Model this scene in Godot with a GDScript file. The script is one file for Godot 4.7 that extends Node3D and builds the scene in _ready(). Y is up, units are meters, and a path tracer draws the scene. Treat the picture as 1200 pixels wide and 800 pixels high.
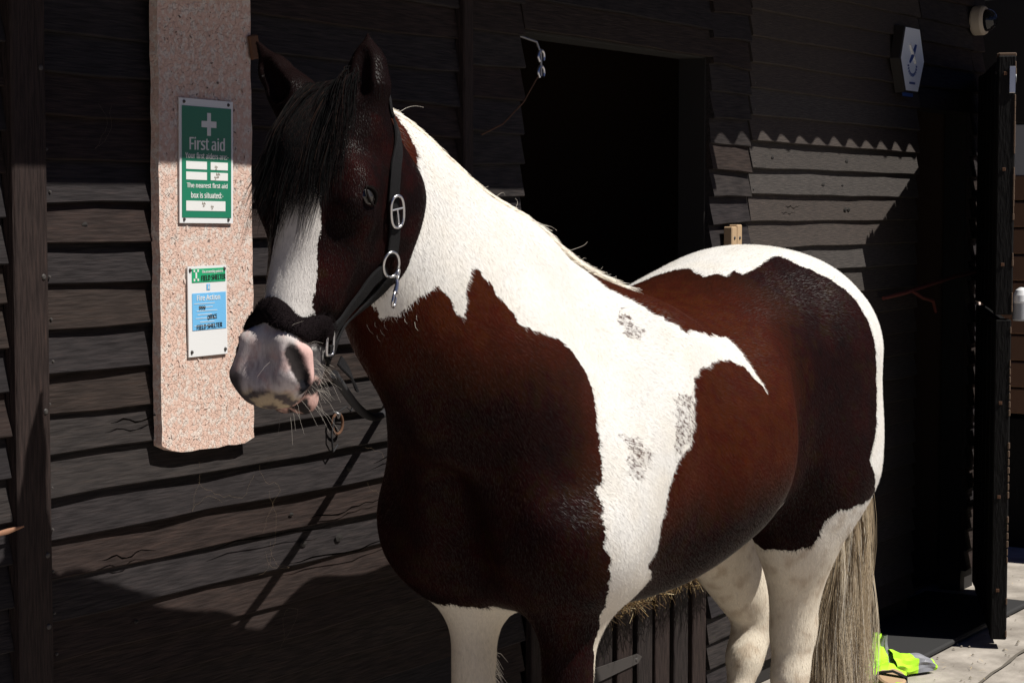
extends Node3D
# A piebald cob tied up outside a black weatherboarded stable in hard sunlight.
# World: x runs along the stable wall, z points out of it (the wall face is z = 0), y is up, metres.

var rng := RandomNumberGenerator.new()
var taken := {}
var M := {}
var nz := FastNoiseLite.new()
var nz2 := FastNoiseLite.new()
var nc := FastNoiseLite.new()
var nf := FastNoiseLite.new()

# ---------------------------------------------------------------- names, tags, commits
func numbered(called: String) -> String:
	var n: int = taken.get(called, 0)
	taken[called] = n + 1
	return called if n == 0 else "%s_%03d" % [called, n]

func tag(o: Node, label: String, category: String, group := "") -> Node:
	o.set_meta("label", label)
	o.set_meta("category", category)
	if group != "":
		o.set_meta("group", group)
	return o

func thing(called: String, label: String, category: String, at := Vector3.ZERO, group := "") -> Node3D:
	var o := Node3D.new()
	o.name = numbered(called)
	add_child(o, true)
	o.position = at
	tag(o, label, category, group)
	return o

func obj(called: String, mesh: Mesh, m: Material, parent: Node, at := Vector3.ZERO) -> MeshInstance3D:
	var o := MeshInstance3D.new()
	o.name = called if parent != self else numbered(called)
	o.mesh = mesh
	o.material_override = m
	parent.add_child(o, true)
	o.position = at
	return o

func build(called: String, st: SurfaceTool, m: Material, parent: Node, at := Vector3.ZERO) -> MeshInstance3D:
	return obj(called, st.commit(), m, parent, at)

func begin() -> SurfaceTool:
	var st := SurfaceTool.new()
	st.begin(Mesh.PRIMITIVE_TRIANGLES)
	return st

# ---------------------------------------------------------------- shapes
# one flat triangle, wound so that its front looks along n
func tri(st: SurfaceTool, a: Vector3, b: Vector3, c: Vector3, n: Vector3) -> void:
	var g := (b - a).cross(c - a)
	if g.dot(n) > 0.0:
		var t := b
		b = c
		c = t
		g = -g
	var nn := -g.normalized()
	for v in [a, b, c]:
		st.set_normal(nn)
		st.add_vertex(v)

func quad(st: SurfaceTool, a: Vector3, b: Vector3, c: Vector3, d: Vector3, n: Vector3) -> void:
	tri(st, a, b, c, n)
	tri(st, a, c, d, n)

# a box with chamfered edges: half sizes h, chamfer c
func bevel_box(st: SurfaceTool, at: Vector3, size: Vector3, c := 0.004, basis := Basis()) -> void:
	var h := size * 0.5
	c = min(c, min(h.x, min(h.y, h.z)) * 0.9)
	var ax := [Vector3(1, 0, 0), Vector3(0, 1, 0), Vector3(0, 0, 1)]
	var hs := [h.x, h.y, h.z]
	for i in 3:
		var u: Vector3 = ax[(i + 1) % 3]
		var v: Vector3 = ax[(i + 2) % 3]
		var hu: float = hs[(i + 1) % 3]
		var hv: float = hs[(i + 2) % 3]
		for s in [-1.0, 1.0]:
			var n: Vector3 = ax[i] * s
			var o: Vector3 = n * hs[i]
			var p := []
			for q in [[-1, -1], [1, -1], [1, 1], [-1, 1]]:
				p.append(at + basis * (o + u * q[0] * (hu - c) + v * q[1] * (hv - c)))
			quad(st, p[0], p[1], p[2], p[3], basis * n)
	# edges and corners
	for i in 3:
		var w: Vector3 = ax[i]
		var u: Vector3 = ax[(i + 1) % 3]
		var v: Vector3 = ax[(i + 2) % 3]
		var hw: float = hs[i]
		var hu: float = hs[(i + 1) % 3]
		var hv: float = hs[(i + 2) % 3]
		for su in [-1.0, 1.0]:
			for sv in [-1.0, 1.0]:
				var e1: Vector3 = u * su * hu + v * sv * (hv - c)
				var e2: Vector3 = u * su * (hu - c) + v * sv * hv
				var l: Vector3 = w * (hw - c)
				quad(st, at + basis * (e1 - l), at + basis * (e1 + l), at + basis * (e2 + l), at + basis * (e2 - l), basis * (u * su + v * sv))
	for sx in [-1.0, 1.0]:
		for sy in [-1.0, 1.0]:
			for sz in [-1.0, 1.0]:
				var k := Vector3(sx, sy, sz)
				tri(st, at + basis * (k * (h - Vector3(0, c, c))), at + basis * (k * (h - Vector3(c, 0, c))), at + basis * (k * (h - Vector3(c, c, 0))), basis * k)

# a smooth tube through points with radii; squash flattens it along its second axis
func tube(st: SurfaceTool, pts: Array, radii: Array, sides := 8, caps := true, flat := 1.0, wob := 0.0) -> void:
	var n := pts.size()
	var rings := []
	var norms := []
	var side := Vector3.UP
	for i in n:
		var d: Vector3 = (pts[min(i + 1, n - 1)] - pts[max(i - 1, 0)]).normalized()
		if i == 0:
			side = Vector3.UP if abs(d.y) < 0.9 else Vector3.RIGHT
		side = (side - d * side.dot(d)).normalized()
		var other := d.cross(side)
		var ring := []
		var nr := []
		var r: float = radii[min(i, radii.size() - 1)]
		for k in sides:
			var an := TAU * k / sides
			var o := side * cos(an) + other * sin(an) * flat
			var rr := r
			if wob > 0.0:
				rr *= 1.0 + wob * nz.get_noise_3dv((pts[i] + o * r) * 900.0)
			ring.append(pts[i] + o * rr)
			nr.append((side * cos(an) + other * sin(an) / max(flat, 0.2)).normalized())
		rings.append(ring)
		norms.append(nr)
	for i in n - 1:
		for k in sides:
			var k2 := (k + 1) % sides
			smooth_quad(st, rings[i][k], rings[i][k2], rings[i + 1][k2], rings[i + 1][k], norms[i][k], norms[i][k2], norms[i + 1][k2], norms[i + 1][k])
	if caps:
		for e in [0, n - 1]:
			var dd: Vector3 = (pts[0] - pts[1]) if e == 0 else (pts[n - 1] - pts[n - 2])
			for k in range(1, sides - 1):
				tri(st, rings[e][0], rings[e][k], rings[e][k + 1], dd)

func smooth_tri(st: SurfaceTool, a: Vector3, b: Vector3, c: Vector3, na: Vector3, nb: Vector3, nc: Vector3) -> void:
	if (b - a).cross(c - a).dot(na + nb + nc) > 0.0:
		st.set_normal(na); st.add_vertex(a)
		st.set_normal(nc); st.add_vertex(c)
		st.set_normal(nb); st.add_vertex(b)
	else:
		st.set_normal(na); st.add_vertex(a)
		st.set_normal(nb); st.add_vertex(b)
		st.set_normal(nc); st.add_vertex(c)

func smooth_quad(st: SurfaceTool, a: Vector3, b: Vector3, c: Vector3, d: Vector3, na: Vector3, nb: Vector3, nc: Vector3, nd: Vector3) -> void:
	smooth_tri(st, a, b, c, na, nb, nc)
	smooth_tri(st, a, c, d, na, nc, nd)

# turned shape: profile of (radius, height) along axis y, put through xf
func lathe(st: SurfaceTool, prof: Array, xf: Transform3D, sides := 20) -> void:
	for i in prof.size() - 1:
		var a: Vector2 = prof[i]
		var b: Vector2 = prof[i + 1]
		var t := (b - a)
		var nn := Vector2(t.y, -t.x).normalized()
		for k in sides:
			var p := []
			var q := []
			for an in [TAU * k / sides, TAU * (k + 1) / sides]:
				for e in [a, b]:
					p.append(xf * Vector3(e.x * cos(an), e.y, e.x * sin(an)))
				q.append((xf.basis * Vector3(nn.x * cos(an), nn.y, nn.x * sin(an))).normalized())
			smooth_quad(st, p[0], p[2], p[3], p[1], q[0], q[1], q[1], q[0])

# one hair: a thin tapering ribbon through points
func hair(st: SurfaceTool, pts: Array, w: float, face: Vector3, tip := 0.25) -> void:
	var n := pts.size()
	var pa := Vector3.ZERO
	var pb := Vector3.ZERO
	for i in n:
		var d: Vector3 = (pts[min(i + 1, n - 1)] - pts[max(i - 1, 0)]).normalized()
		var s := d.cross(face).normalized() * w * lerpf(1.0, tip, float(i) / (n - 1)) * 0.5
		var a: Vector3 = pts[i] - s
		var b: Vector3 = pts[i] + s
		if i > 0:
			var nn := face
			smooth_quad(st, pa, pb, b, a, nn, nn, nn, nn)
		pa = a
		pb = b

# ---------------------------------------------------------------- materials
func std(albedo: Color, rough: float, metal := 0.0) -> StandardMaterial3D:
	var m := StandardMaterial3D.new()
	m.albedo_color = albedo.linear_to_srgb()
	m.roughness = rough
	m.metallic = metal
	m.cull_mode = BaseMaterial3D.CULL_DISABLED
	return m

func noise_tex(seed_: int, freq: float, oct: int, ramp: Array, size := 512, kind := FastNoiseLite.TYPE_SIMPLEX_SMOOTH) -> NoiseTexture2D:
	var n := FastNoiseLite.new()
	n.seed = seed_
	n.noise_type = kind
	n.frequency = freq
	n.fractal_octaves = oct
	var t := NoiseTexture2D.new()
	t.width = size
	t.height = size
	t.seamless = true
	t.noise = n
	if ramp.size() > 0:
		var g := Gradient.new()
		var offs := PackedFloat32Array()
		var cols := PackedColorArray()
		for r in ramp:
			offs.append(r[0])
			cols.append(r[1].linear_to_srgb() if r[1] is Color else Color(r[1], r[1], r[1]).linear_to_srgb())
		g.offsets = offs
		g.colors = cols
		t.color_ramp = g
	return t

func tri_mat(m: StandardMaterial3D, scale_: Vector3, offs := Vector3.ZERO, world := true) -> StandardMaterial3D:
	m.uv1_triplanar = true
	m.uv1_world_triplanar = world
	m.uv1_scale = scale_
	m.uv1_offset = offs
	return m

func relief(m: StandardMaterial3D, t: Texture2D, cm: float) -> void:
	m.heightmap_enabled = true
	m.heightmap_texture = t
	m.heightmap_scale = cm

# crazed, curling paint: plates with fine cracks between them
func crazed_tex() -> NoiseTexture2D:
	var t := noise_tex(22, 0.022, 2, [[0.0, 0.0], [0.10, 0.55], [0.22, 0.8], [1.0, 1.0]], 1024, FastNoiseLite.TYPE_CELLULAR)
	var n: FastNoiseLite = t.noise
	n.cellular_return_type = FastNoiseLite.RETURN_DISTANCE2_SUB
	n.cellular_jitter = 1.0
	n.domain_warp_enabled = true
	n.domain_warp_amplitude = 22.0
	n.domain_warp_frequency = 0.02
	return t

func make_materials() -> void:
	# tarred weatherboard: long grain along x
	var grain := noise_tex(3, 0.02, 5, [[0.0, Color(0.0125, 0.0105, 0.0105)], [0.38, Color(0.0225, 0.0192, 0.0188)], [0.58, Color(0.0295, 0.0252, 0.0244)], [0.8, Color(0.0365, 0.030, 0.0284)], [1.0, Color(0.056, 0.042, 0.036)]], 1024)
	var grain_h := noise_tex(7, 0.03, 5, [], 1024)
	for i in 5:
		var m := std(Color(1, 1, 1), 0.72)
		m.metallic_specular = 0.25
		m.albedo_texture = grain
		m.albedo_color = [Color(1, 1, 1), Color(0.93, 0.93, 0.96), Color(1.0, 0.94, 0.90), Color(0.88, 0.89, 0.93), Color(0.97, 0.89, 0.86)][i]
		tri_mat(m, Vector3(0.42, 4.2, 4.2), Vector3(0.13 * i, 0.37 * i, 0.21 * i))
		relief(m, grain_h, 0.14)
		M["board%d" % i] = m
	for i in 2:
		var m := std(Color(1, 1, 1), 0.72)
		m.metallic_specular = 0.25
		m.albedo_texture = grain
		m.albedo_color = [Color(1.0, 0.92, 0.9), Color(0.93, 0.9, 0.9)][i]
		tri_mat(m, Vector3(7.0, 0.5, 7.0), Vector3(0.31 * i, 0.2, 0.17 * i))
		relief(m, grain_h, 0.18)
		M["upright%d" % i] = m
	# weathered greyer boards of the right-hand bay
	var grey := noise_tex(13, 0.02, 5, [[0.0, Color(0.018, 0.0145, 0.0132)], [0.4, Color(0.030, 0.0248, 0.0222)], [0.62, Color(0.040, 0.0335, 0.030)], [1.0, Color(0.064, 0.052, 0.046)]], 1024)
	for i in 3:
		var m := std(Color(1, 1, 1), 0.85)
		m.albedo_texture = grey
		m.albedo_color = [Color(1, 1, 1), Color(0.9, 0.88, 0.86), Color(0.96, 0.9, 0.86)][i]
		tri_mat(m, Vector3(0.6, 8.0, 8.0), Vector3(0.23 * i, 0.41 * i, 0.11 * i))
		relief(m, grain_h, 0.15)
		M["grey%d" % i] = m
	M["dark_wood"] = std(Color(0.012, 0.010, 0.009), 0.9)
	M["black_paint"] = relief_paint(Color(0.0075, 0.007, 0.007))
	M["stall_plank"] = std(Color(0.17, 0.10, 0.06), 0.95)
	M["interior"] = std(Color(0.055, 0.033, 0.022), 0.95)
	# pink masonry paint on rough timber, flaked down to pale undercoat
	var pk := noise_tex(21, 0.012, 6, [[0.0, Color(0.53, 0.355, 0.29)], [0.3, Color(0.60, 0.415, 0.34)], [0.62, Color(0.64, 0.45, 0.375)], [0.76, Color(0.65, 0.475, 0.40)], [0.84, Color(0.68, 0.56, 0.49)], [1.0, Color(0.71, 0.63, 0.57)]], 1024)
	var pkm := std(Color(1, 1, 1), 0.9)
	pkm.albedo_texture = pk
	tri_mat(pkm, Vector3(5.0, 4.2, 5.0), Vector3(0.2, 0.1, 0))
	relief(pkm, crazed_tex(), 0.28)
	var blot := noise_tex(23, 0.06, 3, [[0.0, Color(1, 1, 1)], [0.74, Color(1, 1, 1)], [0.80, Color(0.25, 0.2, 0.18)], [1.0, Color(0.12, 0.1, 0.09)]])
	# broad patches where the top coat has worn down to a paler, dirtier layer
	pkm.detail_enabled = true
	pkm.detail_blend_mode = BaseMaterial3D.BLEND_MODE_MIX
	pkm.detail_mask = noise_tex(25, 0.016, 6, [[0.0, 0.0], [0.55, 0.0], [0.63, 0.85], [1.0, 1.0]], 512)
	pkm.detail_albedo = noise_tex(26, 0.05, 4, [[0.0, Color(0.50, 0.40, 0.35)], [0.5, Color(0.66, 0.56, 0.50)], [1.0, Color(0.74, 0.68, 0.62)]], 512)
	M["pink"] = pkm
	M["fleck"] = std(Color(0.13, 0.09, 0.075), 0.95)
	M["flake_and_bright_gap"] = std(Color(0.66, 0.53, 0.47), 0.9)  # undercoat flakes, also the painted bright gap by the yard door
	# concrete yard
	var cc := noise_tex(31, 0.006, 7, [[0.0, Color(0.20, 0.175, 0.15)], [0.4, Color(0.30, 0.27, 0.235)], [0.6, Color(0.36, 0.325, 0.285)], [1.0, Color(0.46, 0.42, 0.37)]], 1024)
	var gm := std(Color(1, 1, 1), 0.95)
	gm.albedo_texture = cc
	tri_mat(gm, Vector3(0.6, 0.6, 0.6))
	relief(gm, noise_tex(33, 0.05, 6, []), 0.35)
	M["concrete"] = gm
	M["coat"] = coat_material(0.7, 0.08)
	M["hide"] = coat_material(0.5, 0.5)
	M["steel"] = std(Color(0.62, 0.62, 0.64), 0.28, 1.0)
	M["dull_steel"] = std(Color(0.30, 0.30, 0.31), 0.5, 1.0)
	M["rust"] = std(Color(0.10, 0.045, 0.022), 0.9)
	var web := std(Color(0.0085, 0.008, 0.009), 0.7)
	web.metallic_specular = 0.3
	tri_mat(web, Vector3(60, 60, 60), Vector3.ZERO, false)
	relief(web, noise_tex(41, 0.12, 2, [], 256), 0.12)
	M["webbing"] = web
	var fl := std(Color(0.013, 0.0095, 0.0105), 1.0)
	fl.metallic_specular = 0.1
	tri_mat(fl, Vector3(22, 22, 22), Vector3.ZERO, false)
	relief(fl, noise_tex(42, 0.09, 3, [], 256), 0.5)
	M["fleece"] = fl
	M["horn"] = std(Color(0.16, 0.12, 0.09), 0.5)
	var eye := std(Color(0.006, 0.004, 0.003), 0.05)
	eye.clearcoat_enabled = true
	M["eye"] = eye
	M["crack"] = std(Color(0.0015, 0.0012, 0.001), 1.0)
	M["crack"].metallic_specular = 0.0
	M["cream_hair"] = hair_mat(Color(0.60, 0.49, 0.33), 0.5)
	M["straw_hair"] = hair_mat(Color(0.40, 0.31, 0.2), 0.5)
	M["tail_dark"] = hair_mat(Color(0.17, 0.125, 0.08), 0.5)
	M["tail_grey"] = hair_mat(Color(0.52, 0.47, 0.39), 0.5)
	M["white_hair"] = hair_mat(Color(0.75, 0.72, 0.66), 0.5)
	M["whisker"] = hair_mat(Color(0.35, 0.32, 0.28), 0.4)
	M["hay"] = hair_mat(Color(0.30, 0.20, 0.085), 0.8)
	M["hay_pale"] = hair_mat(Color(0.52, 0.40, 0.22), 0.8)
	M["hay_dark"] = hair_mat(Color(0.12, 0.075, 0.035), 0.85)
	M["white_plastic"] = std(Color(0.74, 0.75, 0.76), 0.4)
	M["green_print"] = std(Color(0.012, 0.19, 0.105), 0.4)
	M["bright_green"] = std(Color(0.02, 0.36, 0.16), 0.4)
	M["blue_print"] = std(Color(0.16, 0.47, 0.80), 0.4)
	M["white_print"] = std(Color(0.74, 0.75, 0.74), 0.5)
	M["ink"] = std(Color(0.02, 0.018, 0.02), 0.6)
	M["dirt"] = std(Color(0.22, 0.19, 0.15), 0.9)
	M["bristle_and_shade_black"] = std(Color(0.018, 0.018, 0.019), 0.85)  # black for the brush bristles and the added shade sheet
	M["rope"] = std(Color(0.014, 0.014, 0.017), 0.85)
	M["red_rope"] = std(Color(0.13, 0.03, 0.022), 0.9)
	M["pale_wood"] = std(Color(0.42, 0.29, 0.17), 0.75)
	M["lime"] = std(Color(0.42, 0.80, 0.02), 0.75)
	M["reflective"] = std(Color(0.22, 0.225, 0.25), 0.45)
	M["beige"] = std(Color(0.42, 0.36, 0.29), 0.6)
	M["smoked"] = std(Color(0.01, 0.01, 0.012), 0.06)
	M["alarm_face"] = std(Color(0.80, 0.85, 0.90), 0.3)
	M["alarm_blue"] = std(Color(0.03, 0.07, 0.25), 0.4)
	M["alarm_side_shade"] = std(Color(0.012, 0.009, 0.008), 0.6)  # shade on the housing sides painted in as near-black
	M["pink_strap"] = std(Color(0.65, 0.04, 0.30), 0.8)
	M["rug"] = std(Color(0.42, 0.44, 0.48), 0.9)
	M["brown_shed"] = std(Color(0.16, 0.085, 0.05), 0.9)
	M["grey_panel"] = std(Color(0.35, 0.36, 0.38), 0.8)
	M["soffit"] = std(Color(0.10, 0.045, 0.028), 0.9)
	M["roofing"] = std(Color(0.16, 0.16, 0.165), 0.9)

func relief_paint(c: Color) -> StandardMaterial3D:
	var m := std(c, 0.7)
	m.metallic_specular = 0.25
	tri_mat(m, Vector3(6, 1, 6))
	relief(m, noise_tex(51, 0.03, 4, []), 0.2)
	return m

func hair_mat(c: Color, rough: float) -> StandardMaterial3D:
	var m := std(c, rough)
	m.backlight_enabled = true
	m.backlight = Color(c.r, c.g, c.b) * 0.4
	return m

func coat_material(rough: float, spec: float) -> StandardMaterial3D:
	var m := std(Color(1, 1, 1), rough)
	m.vertex_color_use_as_albedo = true
	m.metallic_specular = spec
	m.albedo_texture = noise_tex(61, 0.03, 4, [[0.0, 0.72], [0.5, 0.92], [1.0, 1.0]], 512)
	tri_mat(m, Vector3(12, 3.5, 12), Vector3.ZERO, false)
	relief(m, noise_tex(62, 0.09, 3, [], 512), 0.035)
	return m

# ---------------------------------------------------------------- the horse as a field
# local axes: x forward along the horse, y up, z to its left
class Field:
	var a: Array[Vector3] = []
	var ab: Array[Vector3] = []
	var inv: PackedFloat32Array = []
	var ra: PackedFloat32Array = []
	var dr: PackedFloat32Array = []
	var si: Array[Vector3] = []
	var sm: PackedFloat32Array = []
	var k: PackedFloat32Array = []
	var sub: Array[bool] = []
	var mid: Array[Vector3] = []
	var reach: PackedFloat32Array = []
	var mirror: Array[bool] = []
	var u0 := 0.0
	var u1 := 1.0
	var top: PackedFloat32Array = []
	var bot: PackedFloat32Array = []
	var wid: PackedFloat32Array = []
	var pw := 2.0
	var st: Array = []
	var swap := false
	const NS := 256
	func prim(op: String, A: Vector3, B: Vector3, r1: float, r2: float, s: Vector3, kk: float, mir := false) -> void:
		a.append(A / s)
		ab.append(B / s - A / s)
		inv.append(1.0 / max((B / s - A / s).length_squared(), 1e-9))
		ra.append(r1)
		dr.append(r2 - r1)
		si.append(Vector3.ONE / s)
		sm.append(min(s.x, min(s.y, s.z)))
		k.append(kk)
		sub.append(op == "-")
		mid.append((A + B) * 0.5)
		reach.append((B - A).length() * 0.5 + max(r1, r2) + maxf(kk, 0.12 if A.distance_to(Vector3(0.2, -0.03, 0.0)) > 0.75 else 0.05) / min(s.x, min(s.y, s.z)))
		mirror.append(mir)
	func station(u: float, t: float, b: float, w: float) -> void:
		st.append([u, t, b, w])
	func herm(c: int, x: float) -> float:
		var n := st.size()
		var i := 0
		while i < n - 2 and x >= st[i + 1][0]:
			i += 1
		var h: float = st[i + 1][0] - st[i][0]
		var t: float = (x - st[i][0]) / h
		return (2 * t * t * t - 3 * t * t + 1) * st[i][c] + (t * t * t - 2 * t * t + t) * h * slope(i, c) + (-2 * t * t * t + 3 * t * t) * st[i + 1][c] + (t * t * t - t * t) * h * slope(i + 1, c)
	func slope(i: int, c: int) -> float:
		var lo: int = max(i - 1, 0)
		var hi: int = min(i + 1, st.size() - 1)
		return (st[hi][c] - st[lo][c]) / (st[hi][0] - st[lo][0])
	func seal() -> void:
		u0 = st[0][0]
		u1 = st[st.size() - 1][0]
		for i in NS + 1:
			var x := lerpf(u0, u1, float(i) / NS)
			top.append(herm(1, x))
			bot.append(herm(2, x))
			wid.append(herm(3, x))
	func loft(p: Vector3) -> float:
		var g := clampf((p.x - u0) / (u1 - u0), 0.0, 1.0) * NS
		var i: int = min(int(g), NS - 1)
		var fr := g - i
		var T := lerpf(top[i], top[i + 1], fr)
		var B := lerpf(bot[i], bot[i + 1], fr)
		var W := maxf(lerpf(wid[i], wid[i + 1], fr), 0.01)
		var c := (T + B) * 0.5
		var h := maxf((T - B) * 0.5, 0.01)
		var dy := p.y - c
		var r := maxf(pow(pow(absf(p.z) / W, pw) + pow(absf(dy) / h, pw), 1.0 / pw), 1e-4)
		var d := 0.0
		if r < 0.3:
			d = -0.7 * minf(W, h)
		else:
			d = sqrt(p.z * p.z + dy * dy) * (1.0 - 1.0 / r)
		var over := maxf(maxf(u0 - p.x, p.x - u1), 0.0)
		if over > 0.0:
			d = sqrt(maxf(d, 0.0) * maxf(d, 0.0) + over * over)
		return d
	func near(c: Vector3, R: float) -> PackedInt32Array:
		var out := PackedInt32Array()
		for i in a.size():
			var q := c
			if mirror[i]:
				q.z = absf(q.z)
			if q.distance_to(mid[i]) < reach[i] + R + 0.02:
				out.append(i)
		return out
	func all() -> PackedInt32Array:
		var out := PackedInt32Array()
		for i in a.size():
			out.append(i)
		return out
	func f(p: Vector3, idx: PackedInt32Array) -> float:
		var d := loft(p)
		var pm := Vector3(p.x, p.y, absf(p.z))
		for i in idx:
			var q := (pm if mirror[i] else p) * si[i] - a[i]
			var w := ab[i]
			var t := clampf(q.dot(w) * inv[i], 0.0, 1.0)
			var c := ((q - w * t).length() - ra[i] - dr[i] * t) * sm[i]
			var kk := k[i]
			if sub[i]:
				c = -c
				var h := maxf(kk - absf(d - c), 0.0) / kk
				d = maxf(d, c) + h * h * kk * 0.25
			else:
				var h := maxf(kk - absf(d - c), 0.0) / kk
				d = minf(d, c) - h * h * kk * 0.25
		return d
	func grad(p: Vector3, idx: PackedInt32Array, e := 0.003) -> Vector3:
		return Vector3(f(p + Vector3(e, 0, 0), idx) - f(p - Vector3(e, 0, 0), idx), f(p + Vector3(0, e, 0), idx) - f(p - Vector3(0, e, 0), idx), f(p + Vector3(0, 0, e), idx) - f(p - Vector3(0, 0, e), idx)) / (2.0 * e)
	# nearest surface point by a few Newton steps
	func onto(p: Vector3, off := 0.0) -> Vector3:
		var idx := near(p, 0.12)
		for i in 5:
			var g := grad(p, idx)
			p -= g * (f(p, idx) - off) / maxf(g.length_squared(), 0.05)
		return p
	func normal(p: Vector3) -> Vector3:
		return grad(p, near(p, 0.12)).normalized()

# surface nets over the field; returns positions, normals, triangle indices
func mesh_field(fl: Field, lo: Vector3, hi: Vector3, h: float, N := 6) -> Array:
	var cells := {}
	var pos := PackedVector3Array()
	var nor := PackedVector3Array()
	var mask := PackedInt32Array()
	var keys := []
	var nb := Vector3i(((hi - lo) / (h * N)).ceil())
	var R := h * N * 0.87
	var all := fl.all()
	var n1 := N + 1
	var vals := PackedFloat32Array()
	vals.resize(n1 * n1 * n1)
	for bx in nb.x:
		for by in nb.y:
			for bz in nb.z:
				var base := lo + Vector3(bx, by, bz) * h * N
				var c := base + Vector3.ONE * h * N * 0.5
				if absf(fl.f(c, all)) > R * 2.0 + 0.01:
					continue
				var idx := fl.near(c, R)
				var q := 0
				for i in n1:
					for j in n1:
						for m in n1:
							vals[q] = fl.f(base + Vector3(i, j, m) * h, idx)
							q += 1
				for i in N:
					for j in N:
						for m in N:
							var o := (i * n1 + j) * n1 + m
							var v := [vals[o], vals[o + n1 * n1], vals[o + n1], vals[o + n1 * n1 + n1], vals[o + 1], vals[o + n1 * n1 + 1], vals[o + n1 + 1], vals[o + n1 * n1 + n1 + 1]]
							var neg := 0
							for t in 8:
								if v[t] < 0.0:
									neg |= 1 << t
							if neg == 0 or neg == 255:
								continue
							var sum := Vector3.ZERO
							var cnt := 0
							for t in 8:
								for ax in 3:
									if t & (1 << ax):
										continue
									var t2 := t | (1 << ax)
									var va: float = v[t]
									var vb: float = v[t2]
									if (va < 0.0) != (vb < 0.0):
										var pt := Vector3(t & 1, (t >> 1) & 1, (t >> 2) & 1)
										pt[ax] = va / (va - vb)
										sum += pt
										cnt += 1
							var p := base + (Vector3(i, j, m) + sum / cnt) * h
							var g := fl.grad(p, idx, 0.0025)
							p -= g * clampf(fl.f(p, idx), -h, h) / maxf(g.length_squared(), 0.3)
							var key := Vector3i(bx * N + i, by * N + j, bz * N + m)
							cells[key] = pos.size()
							keys.append(key)
							pos.append(p)
							nor.append(g.normalized())
							mask.append(neg)
	var tris := PackedInt32Array()
	var E := [Vector3i(1, 0, 0), Vector3i(0, 1, 0), Vector3i(0, 0, 1)]
	for n in keys.size():
		var key: Vector3i = keys[n]
		var mk := mask[n]
		for ax in 3:
			var s0 := mk & 1
			var s1 := (mk >> (1 << ax)) & 1
			if s0 == s1:
				continue
			var u: Vector3i = E[(ax + 1) % 3]
			var w: Vector3i = E[(ax + 2) % 3]
			if not (cells.has(key - u) and cells.has(key - w) and cells.has(key - u - w)):
				continue
			var b: int = cells[key - u]
			var c: int = cells[key - u - w]
			var d: int = cells[key - w]
			tris.append_array(PackedInt32Array([n, b, c, n, c, d]))
	return [pos, nor, tris]

const SC := 1.1
var HO := Vector3(3.9, 0.0, 0.67)      # where the horse node stands
func hw(p: Vector3) -> Vector3:        # horse axes -> world, relative to the horse node
	return Vector3(5.17 - 1.1 * p.x, 1.1 * p.y - 0.159, 0.668 + 1.1 * p.z) - HO
func hd(d: Vector3) -> Vector3:
	return Vector3(-d.x, d.y, d.z).normalized()

var HU := Vector3.ZERO
var HV := Vector3.ZERO
var HW := Vector3.ZERO
var HP := Vector3(2.03, 1.775, 0)
func head_frame() -> void:
	var y := deg_to_rad(0)
	var pi_ := deg_to_rad(22)
	HU = Vector3(sin(pi_), -cos(pi_), 0)
	HV = Vector3(cos(pi_), sin(pi_), 0)
	HW = Vector3(0, 0, 1)
	var b := Basis(Vector3(cos(y), 0, sin(y)), Vector3(0, 1, 0), Vector3(-sin(y), 0, cos(y)))
	HU = b * HU
	HV = b * HV
	HW = b * HW
func hl(q: Vector3) -> Vector3:        # head axes (down the face, out of the face, left) -> horse axes
	return HP + HU * q.x + HV * q.y + HW * q.z
func hlw(q: Vector3) -> Vector3:
	return hw(hl(q))
func hdir(d: Vector3) -> Vector3:
	return hd(HU * d.x + HV * d.y + HW * d.z)

var body_field := Field.new()
var head_field := Field.new()

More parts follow.
